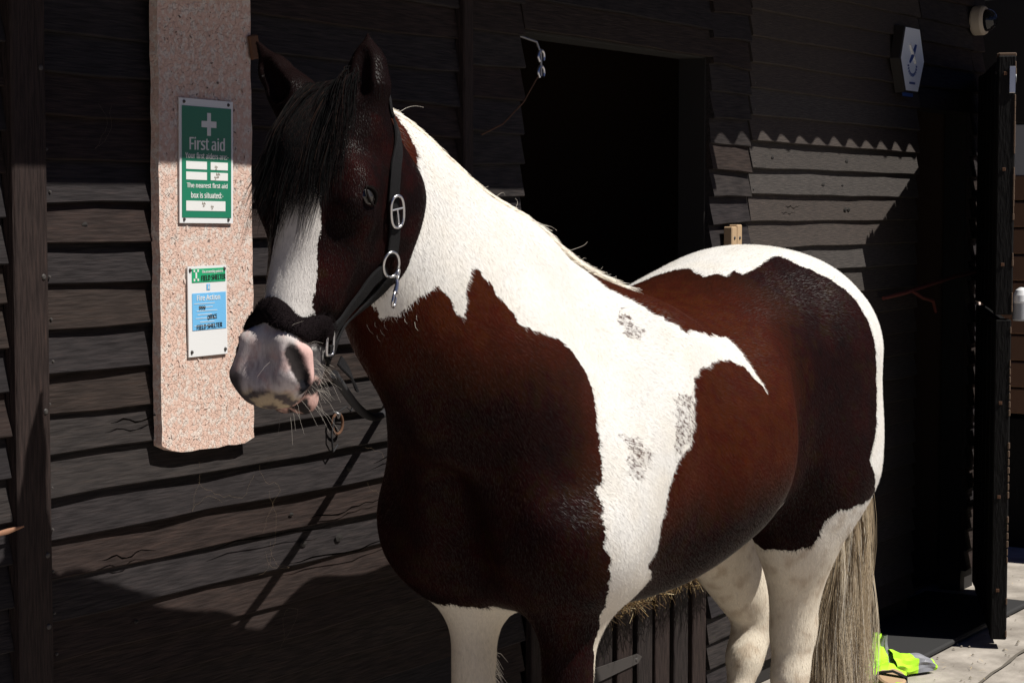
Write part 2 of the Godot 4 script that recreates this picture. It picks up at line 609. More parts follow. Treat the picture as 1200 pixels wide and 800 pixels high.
func define_fields() -> void:
	head_frame()
	var b := body_field
	b.pw = 2.25
	b.station(0.02, 1.34, 1.05, 0.07)
	b.station(0.12, 1.42, 1.06, 0.145)
	b.station(0.3, 1.49, 0.92, 0.23)
	b.station(0.5, 1.508, 0.9, 0.255)
	b.station(0.7, 1.47, 0.875, 0.268)
	b.station(0.9, 1.408, 0.845, 0.314)
	b.station(1.1, 1.385, 0.81, 0.312)
	b.station(1.27, 1.38, 0.815, 0.28)
	b.station(1.43, 1.33, 0.845, 0.22)
	b.station(1.54, 1.23, 0.88, 0.16)
	b.station(1.6, 1.14, 0.95, 0.085)
	b.prim("+", Vector3(1.25, 1.14, 0), Vector3(1.85, 1.53, 0), 0.25, 0.14, Vector3(1, 1, 0.72), 0.1)
	b.prim("+", Vector3(1.12, 1.315, 0), Vector3(1.48, 1.465, 0), 0.07, 0.07, Vector3(1, 1, 0.8), 0.12)
	b.prim("+", Vector3(1.48, 1.465, 0), Vector3(1.9, 1.68, 0), 0.07, 0.08, Vector3(1, 1, 0.8), 0.08)
	b.prim("+", Vector3(1.42, 1.04, 0), Vector3(1.76, 1.4, 0), 0.155, 0.12, Vector3(1, 1, 0.8), 0.1)
	b.prim("+", Vector3(1.49, 1.05, 0.08), Vector3(1.5, 1.19, 0.078), 0.095, 0.112, Vector3(1, 1, 0.85), 0.1)
	b.prim("+", Vector3(1.49, 1.05, -0.08), Vector3(1.5, 1.19, -0.078), 0.095, 0.112, Vector3(1, 1, 0.85), 0.1)
	b.prim("+", Vector3(1.48, 1, 0.155), Vector3(1.2, 1.28, 0.15), 0.12, 0.1, Vector3(1, 1, 0.75), 0.12)
	b.prim("+", Vector3(1.48, 1, -0.155), Vector3(1.2, 1.28, -0.15), 0.12, 0.1, Vector3(1, 1, 0.75), 0.12)
	b.prim("+", Vector3(1.48, 1, 0.155), Vector3(1.42, 0.88, 0.115), 0.09, 0.06, Vector3(1, 1, 0.85), 0.08)
	b.prim("+", Vector3(1.48, 1, -0.155), Vector3(1.42, 0.88, -0.115), 0.09, 0.06, Vector3(1, 1, 0.85), 0.08)
	b.prim("-", Vector3(1.6, 1.14, 0.245), Vector3(1.33, 1.4, 0.245), 0.045, 0.05, Vector3(1, 1, 1), 0.1)
	b.prim("+", Vector3(1.4, 1.06, 0.185), Vector3(1.26, 1.16, 0.21), 0.085, 0.07, Vector3(1, 1, 0.8), 0.05)
	b.prim("+", Vector3(1.4, 1.06, -0.185), Vector3(1.26, 1.16, -0.21), 0.085, 0.07, Vector3(1, 1, 0.8), 0.05)
	b.prim("-", Vector3(1.22, 1.02, 0.36), Vector3(1.19, 1.3, 0.345), 0.05, 0.05, Vector3(1, 1, 1), 0.09)
	b.prim("-", Vector3(1.22, 1.02, -0.36), Vector3(1.19, 1.3, -0.345), 0.05, 0.05, Vector3(1, 1, 1), 0.09)
	b.prim("-", Vector3(1.665, 1.1, 0), Vector3(1.63, 0.94, 0), 0.02, 0.02, Vector3(1, 1, 1), 0.08)
	b.prim("+", Vector3(1.36, 0.92, 0.16), Vector3(1.33, 0.99, 0.17), 0.055, 0.05, Vector3(1, 1, 0.8), 0.04)
	b.prim("+", Vector3(1.36, 0.92, -0.16), Vector3(1.33, 0.99, -0.17), 0.055, 0.05, Vector3(1, 1, 0.8), 0.04)
	b.prim("+", Vector3(1.52, 1.18, 0.07), Vector3(1.6, 1.31, 0.05), 0.105, 0.1, Vector3(1, 1, 1), 0.1)
	b.prim("+", Vector3(1.52, 1.18, -0.07), Vector3(1.6, 1.31, -0.05), 0.105, 0.1, Vector3(1, 1, 1), 0.1)
	b.prim("+", Vector3(0.42, 1.25, 0.145), Vector3(0.42, 1.02, 0.165), 0.195, 0.16, Vector3(1, 1, 0.75), 0.07)
	b.prim("+", Vector3(0.42, 1.25, -0.145), Vector3(0.42, 1.02, -0.165), 0.195, 0.16, Vector3(1, 1, 0.75), 0.07)
	b.prim("+", Vector3(0.6, 1.33, 0.16), Vector3(0.545, 1.03, 0.205), 0.075, 0.062, Vector3(1, 1, 0.8), 0.028)
	b.prim("+", Vector3(0.6, 1.33, -0.16), Vector3(0.545, 1.03, -0.205), 0.075, 0.062, Vector3(1, 1, 0.8), 0.028)
	b.prim("-", Vector3(0.77, 1.32, 0.365), Vector3(0.685, 1.04, 0.345), 0.08, 0.07, Vector3(1, 1, 1), 0.09)
	b.prim("-", Vector3(0.77, 1.32, -0.365), Vector3(0.685, 1.04, -0.345), 0.08, 0.07, Vector3(1, 1, 1), 0.09)
	b.prim("+", Vector3(0.2, 1.26, 0.095), Vector3(0.29, 1.08, 0.11), 0.125, 0.105, Vector3(1, 1, 0.85), 0.1)
	b.prim("+", Vector3(0.2, 1.26, -0.095), Vector3(0.29, 1.08, -0.11), 0.125, 0.105, Vector3(1, 1, 0.85), 0.1)
	b.prim("+", Vector3(0.4, 1.04, 0.155), Vector3(0.455, 0.88, 0.13), 0.15, 0.095, Vector3(1, 1, 0.75), 0.08)
	b.prim("+", Vector3(0.45, 0.88, 0.125), Vector3(0.42, 0.62, 0.1), 0.08, 0.05, Vector3(1, 1, 0.85), 0.09)
	b.prim("+", Vector3(0.36, 0.92, 0.13), Vector3(0.38, 0.66, 0.1), 0.055, 0.03, Vector3(1, 1, 0.8), 0.07)
	b.prim("+", Vector3(0.4, 0.62, 0.1), Vector3(0.43, 0.52, 0.1), 0.05, 0.045, Vector3(1, 1, 0.85), 0.03)
	b.prim("+", Vector3(0.36, 0.63, 0.1), Vector3(0.39, 0.52, 0.1), 0.03, 0.03, Vector3(1, 1, 0.85), 0.03)
	b.prim("+", Vector3(0.42, 0.54, 0.1), Vector3(0.44, 0.3, 0.1), 0.036, 0.03, Vector3(1, 1, 0.9), 0.03)
	b.prim("+", Vector3(0.44, 0.29, 0.1), Vector3(0.43, 0.285, 0.1), 0.036, 0.038, Vector3(1, 1, 0.9), 0.03)
	b.prim("+", Vector3(0.44, 0.28, 0.1), Vector3(0.48, 0.19, 0.1), 0.03, 0.036, Vector3(1, 1, 1), 0.03)
	b.prim("+", Vector3(0.36, 1.02, -0.17), Vector3(0.38, 0.88, -0.15), 0.16, 0.11, Vector3(1, 1, 0.75), 0.08)
	b.prim("+", Vector3(0.38, 0.86, -0.14), Vector3(0.15, 0.6, -0.12), 0.115, 0.064, Vector3(1, 1, 0.8), 0.05)
	b.prim("+", Vector3(0.12, 0.6, -0.12), Vector3(0.2, 0.5, -0.12), 0.055, 0.05, Vector3(1, 1, 0.85), 0.03)
	b.prim("+", Vector3(0.19, 0.52, -0.12), Vector3(0.28, 0.3, -0.12), 0.038, 0.032, Vector3(1, 1, 0.9), 0.03)
	b.prim("+", Vector3(0.28, 0.29, -0.12), Vector3(0.27, 0.285, -0.12), 0.036, 0.038, Vector3(1, 1, 0.9), 0.03)
	b.prim("+", Vector3(0.285, 0.28, -0.12), Vector3(0.32, 0.19, -0.12), 0.03, 0.036, Vector3(1, 1, 1), 0.03)
	b.prim("+", Vector3(1.44, 0.86, 0.108), Vector3(1.45, 0.5, 0.108), 0.06, 0.042, Vector3(1, 1, 0.9), 0.05)
	b.prim("+", Vector3(1.45, 0.5, 0.108), Vector3(1.46, 0.42, 0.108), 0.05, 0.048, Vector3(1, 1, 0.95), 0.03)
	b.prim("+", Vector3(1.45, 0.44, 0.108), Vector3(1.45, 0.28, 0.108), 0.036, 0.03, Vector3(1, 1, 0.9), 0.03)
	b.prim("+", Vector3(1.45, 0.27, 0.108), Vector3(1.44, 0.265, 0.108), 0.036, 0.038, Vector3(1, 1, 0.9), 0.03)
	b.prim("+", Vector3(1.45, 0.26, 0.108), Vector3(1.49, 0.19, 0.108), 0.03, 0.036, Vector3(1, 1, 1), 0.03)
	b.prim("+", Vector3(1.43, 0.86, -0.108), Vector3(1.44, 0.5, -0.108), 0.05, 0.042, Vector3(1, 1, 0.9), 0.05)
	b.prim("+", Vector3(1.44, 0.5, -0.108), Vector3(1.45, 0.42, -0.108), 0.05, 0.048, Vector3(1, 1, 0.95), 0.03)
	b.prim("+", Vector3(1.44, 0.44, -0.108), Vector3(1.44, 0.28, -0.108), 0.036, 0.03, Vector3(1, 1, 0.9), 0.03)
	b.prim("+", Vector3(1.44, 0.27, -0.108), Vector3(1.43, 0.265, -0.108), 0.036, 0.038, Vector3(1, 1, 0.9), 0.03)
	b.prim("+", Vector3(1.44, 0.26, -0.108), Vector3(1.48, 0.19, -0.108), 0.03, 0.036, Vector3(1, 1, 1), 0.03)
	b.seal()
	var h := head_field
	h.pw = 2.3
	h.station(-0.0237, 0, -0.096, 0.048)
	h.station(0.0237, 0.0288, -0.1536, 0.0816)
	h.station(0.0948, 0.048, -0.24, 0.09792)
	h.station(0.158, 0.0432, -0.2832, 0.09408)
	h.station(0.2212, 0.0288, -0.2688, 0.0816)
	h.station(0.2844, 0.01152, -0.1968, 0.06528)
	h.station(0.3476, 0.00768, -0.1392, 0.05088)
	h.station(0.4108, 0.00384, -0.1248, 0.04992)
	h.station(0.4582, -0.01152, -0.12, 0.048)
	h.station(0.4898, -0.0384, -0.1056, 0.0336)
	h.prim("+", Vector3(0.135, -0.012, 0.078), Vector3(0.175, -0.016, 0.084), 0.013, 0.013, Vector3(1, 1, 1), 0.05, true)
	h.prim("+", Vector3(0.15, -0.034, 0.076), Vector3(0.182, -0.038, 0.074), 0.019, 0.019, Vector3(1, 1, 1), 0.05, true)
	h.prim("+", Vector3(0.2, -0.058, 0.076), Vector3(0.33, -0.058, 0.05), 0.014, 0.01, Vector3(1, 1, 1), 0.05, true)
	h.prim("+", Vector3(0.11, -0.16, 0.066), Vector3(0.2, -0.185, 0.058), 0.055, 0.045, Vector3(1, 1, 0.55), 0.03, true)
	h.prim("+", Vector3(0.425, -0.002, 0.036), Vector3(0.468, -0.018, 0.045), 0.021, 0.027, Vector3(1, 1, 1), 0.025, true)
	h.prim("+", Vector3(0.425, -0.026, 0), Vector3(0.475, -0.04, 0), 0.032, 0.03, Vector3(1, 1, 1), 0.03, true)
	h.prim("+", Vector3(0.49, -0.03, 0), Vector3(0.488, -0.034, 0.026), 0.03, 0.027, Vector3(1, 1, 1), 0.03, true)
	h.prim("+", Vector3(0.434, -0.02, 0.06), Vector3(0.468, -0.034, 0.06), 0.013, 0.014, Vector3(1, 1, 1), 0.014, true)
	h.prim("-", Vector3(0.436, 0.012, 0.056), Vector3(0.458, -0.002, 0.073), 0.008, 0.0145, Vector3(1, 1, 1), 0.008, true)
	h.prim("-", Vector3(0.458, -0.002, 0.073), Vector3(0.48, -0.026, 0.07), 0.0145, 0.006, Vector3(1, 1, 1), 0.008, true)
	h.prim("+", Vector3(0.48, -0.098, 0), Vector3(0.487, -0.095, 0.018), 0.026, 0.024, Vector3(1, 1, 1), 0.02, true)
	h.prim("-", Vector3(0.535, -0.062, 0), Vector3(0.52, -0.066, 0.032), 0.004, 0.004, Vector3(1, 1, 1), 0.012, true)
	h.prim("-", Vector3(0.52, -0.066, 0.032), Vector3(0.455, -0.088, 0.062), 0.004, 0.004, Vector3(1, 1, 1), 0.01, true)
	h.prim("+", Vector3(0.04, -0.035, 0.058), Vector3(-0.02, -0.01, 0.066), 0.034, 0.034, Vector3(1, 1, 1), 0.04)
	h.prim("+", Vector3(-0.02, -0.01, 0.066), Vector3(-0.055, 0, 0.066), 0.034, 0.024, Vector3(1, 1, 1), 0.02)
	h.prim("+", Vector3(-0.055, 0, 0.066), Vector3(-0.098, 0.01, 0.06), 0.024, 0.003, Vector3(1, 1, 1), 0.02)
	h.prim("+", Vector3(0.03, -0.03, -0.068), Vector3(-0.01, -0.01, -0.09), 0.034, 0.034, Vector3(1, 1, 1), 0.04)
	h.prim("+", Vector3(-0.01, -0.01, -0.085), Vector3(-0.045, 0, -0.122), 0.034, 0.024, Vector3(1, 1, 1), 0.02)
	h.prim("+", Vector3(-0.045, 0, -0.122), Vector3(-0.095, 0.012, -0.165), 0.024, 0.003, Vector3(1, 1, 1), 0.02)
	h.prim("-", Vector3(0, 0.028, 0.08), Vector3(-0.06, 0.03, 0.072), 0.02, 0.01, Vector3(1, 1, 1), 0.01)
	h.prim("-", Vector3(0, 0.025, -0.088), Vector3(-0.05, 0.028, -0.128), 0.02, 0.01, Vector3(1, 1, 1), 0.01)
	h.seal()

# ---------------------------------------------------------------- coat
var poly_main := PackedVector2Array()
var poly_croup := PackedVector2Array()
var poly_blaze := PackedVector2Array()
var poly_hind := PackedVector2Array()
var poly_spots := []

func pts(flat: Array) -> PackedVector2Array:
	var o := PackedVector2Array()
	for p in flat:
		o.append(Vector2(p[0], p[1]))
	return o

func define_coat() -> void:
	# along the side: x forward, y up
	poly_main = pts([[1.88, 1.95], [1.896, 1.749], [1.894, 1.724], [1.882, 1.689], [1.895, 1.646], [1.925, 1.618], [1.93, 1.583], [1.93, 1.548], [1.937, 1.499], [1.945, 1.457],
		[1.95, 1.43], [1.936, 1.412], [1.916, 1.414], [1.904, 1.436], [1.887, 1.454], [1.867, 1.459], [1.847, 1.444], [1.834, 1.422], [1.819, 1.406], [1.811, 1.419],
		[1.805, 1.453], [1.793, 1.49], [1.777, 1.491], [1.742, 1.463], [1.703, 1.425], [1.673, 1.391], [1.64, 1.373], [1.602, 1.368], [1.555, 1.346], [1.513, 1.313],
		[1.494, 1.266], [1.498, 1.221], [1.506, 1.169], [1.524, 1.111], [1.551, 1.053], [1.555, 0.993], [1.515, 0.911], [1.45, 0.83], [1.428, 0.74], [1.412, 0.69]])
	poly_main.append_array(pts([[1.36, 0.72], [1.29, 0.80], [1.31, 0.895], [1.366, 0.928], [1.358, 0.962], [1.378, 1.007], [1.366, 1.072], [1.352, 1.097], [1.34, 1.123],
		[1.289, 1.153], [1.261, 1.212], [1.231, 1.269], [1.183, 1.287], [1.115, 1.298], [1.028, 1.283], [1.016, 1.254], [0.985, 1.222], [1.002, 1.273], [1.0, 1.31], [1.003, 1.334],
		[1.097, 1.345], [1.204, 1.358], [1.244, 1.389], [1.254, 1.416], [1.27, 1.433], [1.283, 1.44], [1.30, 1.95]]))
	poly_croup = pts([[0.793, 0.66], [0.749, 0.61], [0.729, 0.56], [0.759, 0.528], [0.773, 0.502], [0.745, 0.483], [0.747, 0.46], [0.705, 0.468], [0.708, 0.444],
		[0.634, 0.446], [0.555, 0.456], [0.527, 0.452], [0.52, 0.408], [0.475, 0.355], [0.435, 0.305], [0.408, 0.235], [0.395, 0.166], [0.39, 0.106], [0.40, 0.009],
		[0.44, -0.079], [0.38, -0.15], [0.2, -0.3], [-0.2, -0.3], [-0.2, 0.8], [0.45, 0.85], [0.75, 0.8], [0.83, 0.72]])
	poly_blaze = pts([[0.07, 0.005], [0.12, 0.03], [0.179, 0.05], [0.232, 0.051], [0.263, 0.046], [0.312, 0.05], [0.357, 0.048], [0.385, 0.06], [0.40, 0.12],
		[0.6, 0.12], [0.6, -0.12], [0.40, -0.12], [0.38, -0.06], [0.327, -0.046], [0.282, -0.034], [0.25, -0.024], [0.219, -0.014], [0.12, -0.012]])
	poly_hind = pts([[0.68, 0.97], [0.635, 0.91], [0.60, 0.862], [0.578, 0.838], [0.555, 0.834], [0.536, 0.842], [0.527, 0.868], [0.526, 0.90], [0.506, 0.928], [0.47, 0.924],
		[0.38, 0.94], [0.2, 0.98], [0.0, 0.98], [0.0, -0.2], [0.9, -0.2], [0.75, 0.6], [0.66, 0.8]])
	poly_spots = [
		[pts([[1.352, 1.135], [1.333, 1.19], [1.302, 1.242], [1.259, 1.251], [1.252, 1.221], [1.29, 1.148]]), 0.02],
		[pts([[1.475, 1.105], [1.452, 1.178], [1.414, 1.172], [1.414, 1.135], [1.452, 1.10]]), 0.0],
		[pts([[1.318, 1.405], [1.30, 1.402], [1.288, 1.36], [1.303, 1.34], [1.326, 1.353]]), -0.1]]

# 0 dark, 1 white, between: roan
func body_white(p0: Vector3) -> float:
	var s := p0 * 100.0
	var p := p0 + Vector3(nc.get_noise_3dv(s * 1.1), nc.get_noise_3dv(s * 1.1 + Vector3(50, 0, 0)), nc.get_noise_3dv(s * 1.1 + Vector3(0, 90, 0))) * 0.0035
	p += Vector3(nc.get_noise_3dv(p0 * 24.0), nc.get_noise_3dv(p0 * 24.0 + Vector3(9, 4, 0)), 0) * 0.008
	# ragged tufts run down and back with the lie of the hair
	p += Vector3(0.5, 0.7, 0) * nf.get_noise_3dv(Vector3(p0.x * 420.0 - p0.y * 300.0, p0.y * 60.0 + p0.x * 60.0, p0.z * 300.0)) * 0.0055
	var ths := atan2(p.y - 1.1, p.z)
	if ths < -PI * 0.5:
		ths += TAU
	ths *= 0.35
	if p.x < 0.70 and p.y < 0.99 and p.x > -0.1:
		if p.z > 0.0 and Geometry2D.is_point_in_polygon(Vector2(p.x, p.y), poly_hind):
			return 1.0
		if p.z <= 0.0 and p.y < 0.93 + 0.1 * (p.x - 0.4):
			return 1.0
	if p.x > 1.3 and p.z < -0.005 and p.y < 0.845 and p0.distance_to(Vector3(1.40, 0.70, -0.07)) > 0.017:
		return 1.0
	if p.x > 1.3 and p.y < 0.52:
		return 1.0
	if p.x < 0.86 and Geometry2D.is_point_in_polygon(Vector2(p.x, ths), poly_croup):
		return 1.0
	if p0.distance_to(Vector3(1.40, 0.70, -0.075)) < 0.016:
		return 0.0
	if p.z < -0.02 and p.x > 1.42 and p.y < 1.38:
		return 0.0
	if Geometry2D.is_point_in_polygon(Vector2(p.x, p.y), poly_main):
		for sp in poly_spots:
			var pj := Vector2(p.x + 0.016 * nc.get_noise_3dv(p0 * 40.0), p.y + 0.02 * nc.get_noise_3dv(p0 * 40.0 + Vector3(8, 0, 0)))
			if Geometry2D.is_point_in_polygon(pj, sp[0]):
				var g := nc.get_noise_3dv(p0 * 95.0 + Vector3(7, 3, 1)) + 0.5 * nf.get_noise_3dv(Vector3(p0.x * 300, p0.y * 120, p0.z * 300))
				if g > 0.22 + sp[1]:
					return 0.15
				return 0.62 if g > 0.0 else 0.86
		return 1.0
	return 0.0

func body_color(p: Vector3, w: float) -> Color:
	var white := Color(0.76, 0.745, 0.715)
	# stained, creamier low on the belly and legs
	var low := smoothstep(1.0, 0.72, p.y)
	white = white.lerp(Color(0.70, 0.61, 0.47), low * 0.75)
	white = white.lerp(Color(0.74, 0.66, 0.53), 0.30 * clampf(nc.get_noise_3dv(p * 14.0) + 0.3, 0.0, 1.0))
	if p.x < 0.7 and p.y < 0.95:
		white = white.lerp(Color(0.40, 0.30, 0.21), smoothstep(0.05, 0.45, nc.get_noise_3dv(p * 22.0)) * 0.55)
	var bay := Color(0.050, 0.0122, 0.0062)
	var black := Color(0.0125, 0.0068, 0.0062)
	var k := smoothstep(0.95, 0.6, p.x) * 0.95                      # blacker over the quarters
	k = maxf(k, smoothstep(1.12, 0.95, p.y) * smoothstep(1.6, 1.2, p.x))   # blacker under the belly too, with shade painted in
	k = maxf(k, smoothstep(1.44, 1.60, p.x) * smoothstep(1.44, 1.22, p.y) * 0.9)   # and down the breast, its shade painted into the coat
	k = maxf(k, smoothstep(1.05, 0.88, p.y) * smoothstep(1.25, 1.40, p.x) * 0.9)  # shade painted in low on the shoulder and forearm
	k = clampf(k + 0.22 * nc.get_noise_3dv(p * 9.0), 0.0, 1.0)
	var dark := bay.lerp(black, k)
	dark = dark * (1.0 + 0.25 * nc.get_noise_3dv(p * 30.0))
	return dark.lerp(white, w)

func head_white(q0: Vector3) -> float:
	var s := q0 * 150.0
	var q := q0 + Vector3(nc.get_noise_3dv(s), nc.get_noise_3dv(s + Vector3(50, 0, 0)), nc.get_noise_3dv(s + Vector3(0, 90, 0))) * 0.0022
	if q.y > -0.045 + 0.3 * maxf(q.x - 0.38, -0.05) or q.x > 0.405 :
		if Geometry2D.is_point_in_polygon(Vector2(q.x, q.z), poly_blaze):
			return 1.0
	return 0.0

func seg_dist(p: Vector3, a: Vector3, b: Vector3) -> float:
	return p.distance_to(Geometry3D.get_closest_point_to_segment(p, a, b))

func head_color(q: Vector3, w: float) -> Color:
	var bay := Color(0.026, 0.0085, 0.005)
	var black := Color(0.0095, 0.0062, 0.006)
	var k := clampf(0.85 + 0.6 * nc.get_noise_3dv(q * 16.0), 0.0, 1.0)
	k = minf(k, 1.0 - 0.75 * smoothstep(0.07, 0.0, Vector2(q.x - 0.30, q.y + 0.02).length()) )
	var dark := bay.lerp(black, k)
	if q.x < 0.03:
		dark = black * 0.9
	var white := Color(0.66, 0.63, 0.60)
	if q.x > 0.395:
		# bare skin of the muzzle: lilac grey with wrinkles, pink round the nostrils, black and yellow about the lips
		var az := absf(q.z)
		var n := nc.get_noise_3dv(q * 30.0) + 0.3 * nc.get_noise_3dv(q * 120.0)
		var wrinkle := nf.get_noise_3dv(Vector3(q.x * 22.0, q.y * 40.0, q.z * 190.0))
		var skin := Color(0.57, 0.51, 0.505).lerp(Color(0.62, 0.57, 0.55), smoothstep(0.445, 0.41, q.x))
		skin = skin.lerp(Color(0.30, 0.26, 0.275), smoothstep(0.05, 0.5, wrinkle) * smoothstep(0.42, 0.45, q.x) * 0.7)
		skin = skin.lerp(Color(0.56, 0.37, 0.34), smoothstep(-0.1, 0.5, n) * 0.6)
		var rim := seg_dist(Vector3(q.x, q.y, az), Vector3(0.432, -0.012, 0.068), Vector3(0.470, -0.030, 0.074))
		skin = skin.lerp(Color(0.64, 0.42, 0.385), smoothstep(0.027, 0.014, rim))
		var hole := seg_dist(Vector3(q.x, q.y, az), Vector3(0.440, 0.008, 0.058), Vector3(0.474, -0.018, 0.070))
		skin = skin.lerp(Color(0.03, 0.024, 0.024), smoothstep(0.0165, 0.0115, hole))
		# hairy dark side behind the nostril
		skin = skin.lerp(Color(0.075, 0.07, 0.072), smoothstep(-0.036, -0.050, q.y + 0.01 * n) * smoothstep(0.034, 0.044, az) * smoothstep(0.492, 0.476, q.x))
		skin = skin.lerp(Color(0.018, 0.017, 0.02), smoothstep(0.016, 0.010, Vector3(q.x - 0.484, q.y + 0.030, az - 0.066).length() + 0.004 * n))
		# lips
		var lip := smoothstep(0.496, 0.508, q.x + 0.006 * n)
		var lipc := Color(0.46, 0.37, 0.25).lerp(Color(0.06, 0.052, 0.052), smoothstep(-0.12, 0.18, nc.get_noise_3dv(Vector3(q.x * 60.0, q.y * 30.0, q.z * 22.0) + Vector3(4, 0, 2))))
		skin = skin.lerp(lipc, lip * 0.9)
		skin = skin.lerp(Color(0.06, 0.052, 0.055), smoothstep(-0.026, -0.04, q.z) * smoothstep(0.462, 0.488, q.x))
		if q.y < -0.045 and q.x > 0.455:
			skin = Color(0.54, 0.34, 0.30).lerp(Color(0.035, 0.03, 0.03), smoothstep(-0.22, 0.05, nc.get_noise_3dv(q * 26.0)))
		var fade := smoothstep(0.395, 0.42, q.x + 0.02 * n)
		white = white.lerp(skin, fade)
		if w < 0.5:
			dark = dark.lerp(Color(0.04, 0.035, 0.036), fade)
	return dark.lerp(white, w)

# commit a meshed field, splitting the triangles that the edge of a marking crosses
func coat_mesh(st: SurfaceTool, data: Array, is_head: bool, fine: int) -> void:
	var pos: PackedVector3Array = data[0]
	var nor: PackedVector3Array = data[1]
	var idx: PackedInt32Array = data[2]
	var n := pos.size()
	var w := PackedFloat32Array()
	var col := PackedColorArray()
	var wp := PackedVector3Array()
	var wn := PackedVector3Array()
	for i in n:
		var k := head_white(pos[i]) if is_head else body_white(pos[i])
		w.append(k)
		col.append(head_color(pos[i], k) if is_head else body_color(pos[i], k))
		if is_head:
			wp.append(hlw(pos[i]))
			wn.append(hdir(nor[i]))
		else:
			wp.append(hw(pos[i]))
			wn.append(hd(nor[i]))
	for t in range(0, idx.size(), 3):
		var i := idx[t]
		var j := idx[t + 1]
		var m := idx[t + 2]
		if (wp[j] - wp[i]).cross(wp[m] - wp[i]).dot(wn[i] + wn[j] + wn[m]) > 0.0:
			var x := j
			j = m
			m = x
		var mixed := w[i] != w[j] or w[j] != w[m] or (w[i] > 0.05 and w[i] < 0.97)
		if is_head and pos[i].x > 0.39:
			mixed = false
		if not mixed:
			for v in [i, j, m]:
				st.set_normal(wn[v])
				st.set_color(col[v])
				st.add_vertex(wp[v])
			continue
		var gp := []
		var gn := []
		var gc := []
		for r in fine + 1:
			for s in fine + 1 - r:
				var b := float(r) / fine
				var c := float(s) / fine
				var a := 1.0 - b - c
				var lp := pos[i] * a + pos[j] * b + pos[m] * c
				var k := head_white(lp) if is_head else body_white(lp)
				gp.append(wp[i] * a + wp[j] * b + wp[m] * c)
				gn.append((wn[i] * a + wn[j] * b + wn[m] * c).normalized())
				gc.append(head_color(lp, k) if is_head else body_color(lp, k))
		var row := 0
		for r in fine:
			var len_ := fine + 1 - r
			for s in len_ - 1:
				var q0 := row + s
				var q1 := row + len_ + s
				for v in [q0, q1, q0 + 1]:
					st.set_normal(gn[v]); st.set_color(gc[v]); st.add_vertex(gp[v])
				if s < len_ - 2:
					for v in [q1, q1 + 1, q0 + 1]:
						st.set_normal(gn[v]); st.set_color(gc[v]); st.add_vertex(gp[v])
			row += len_

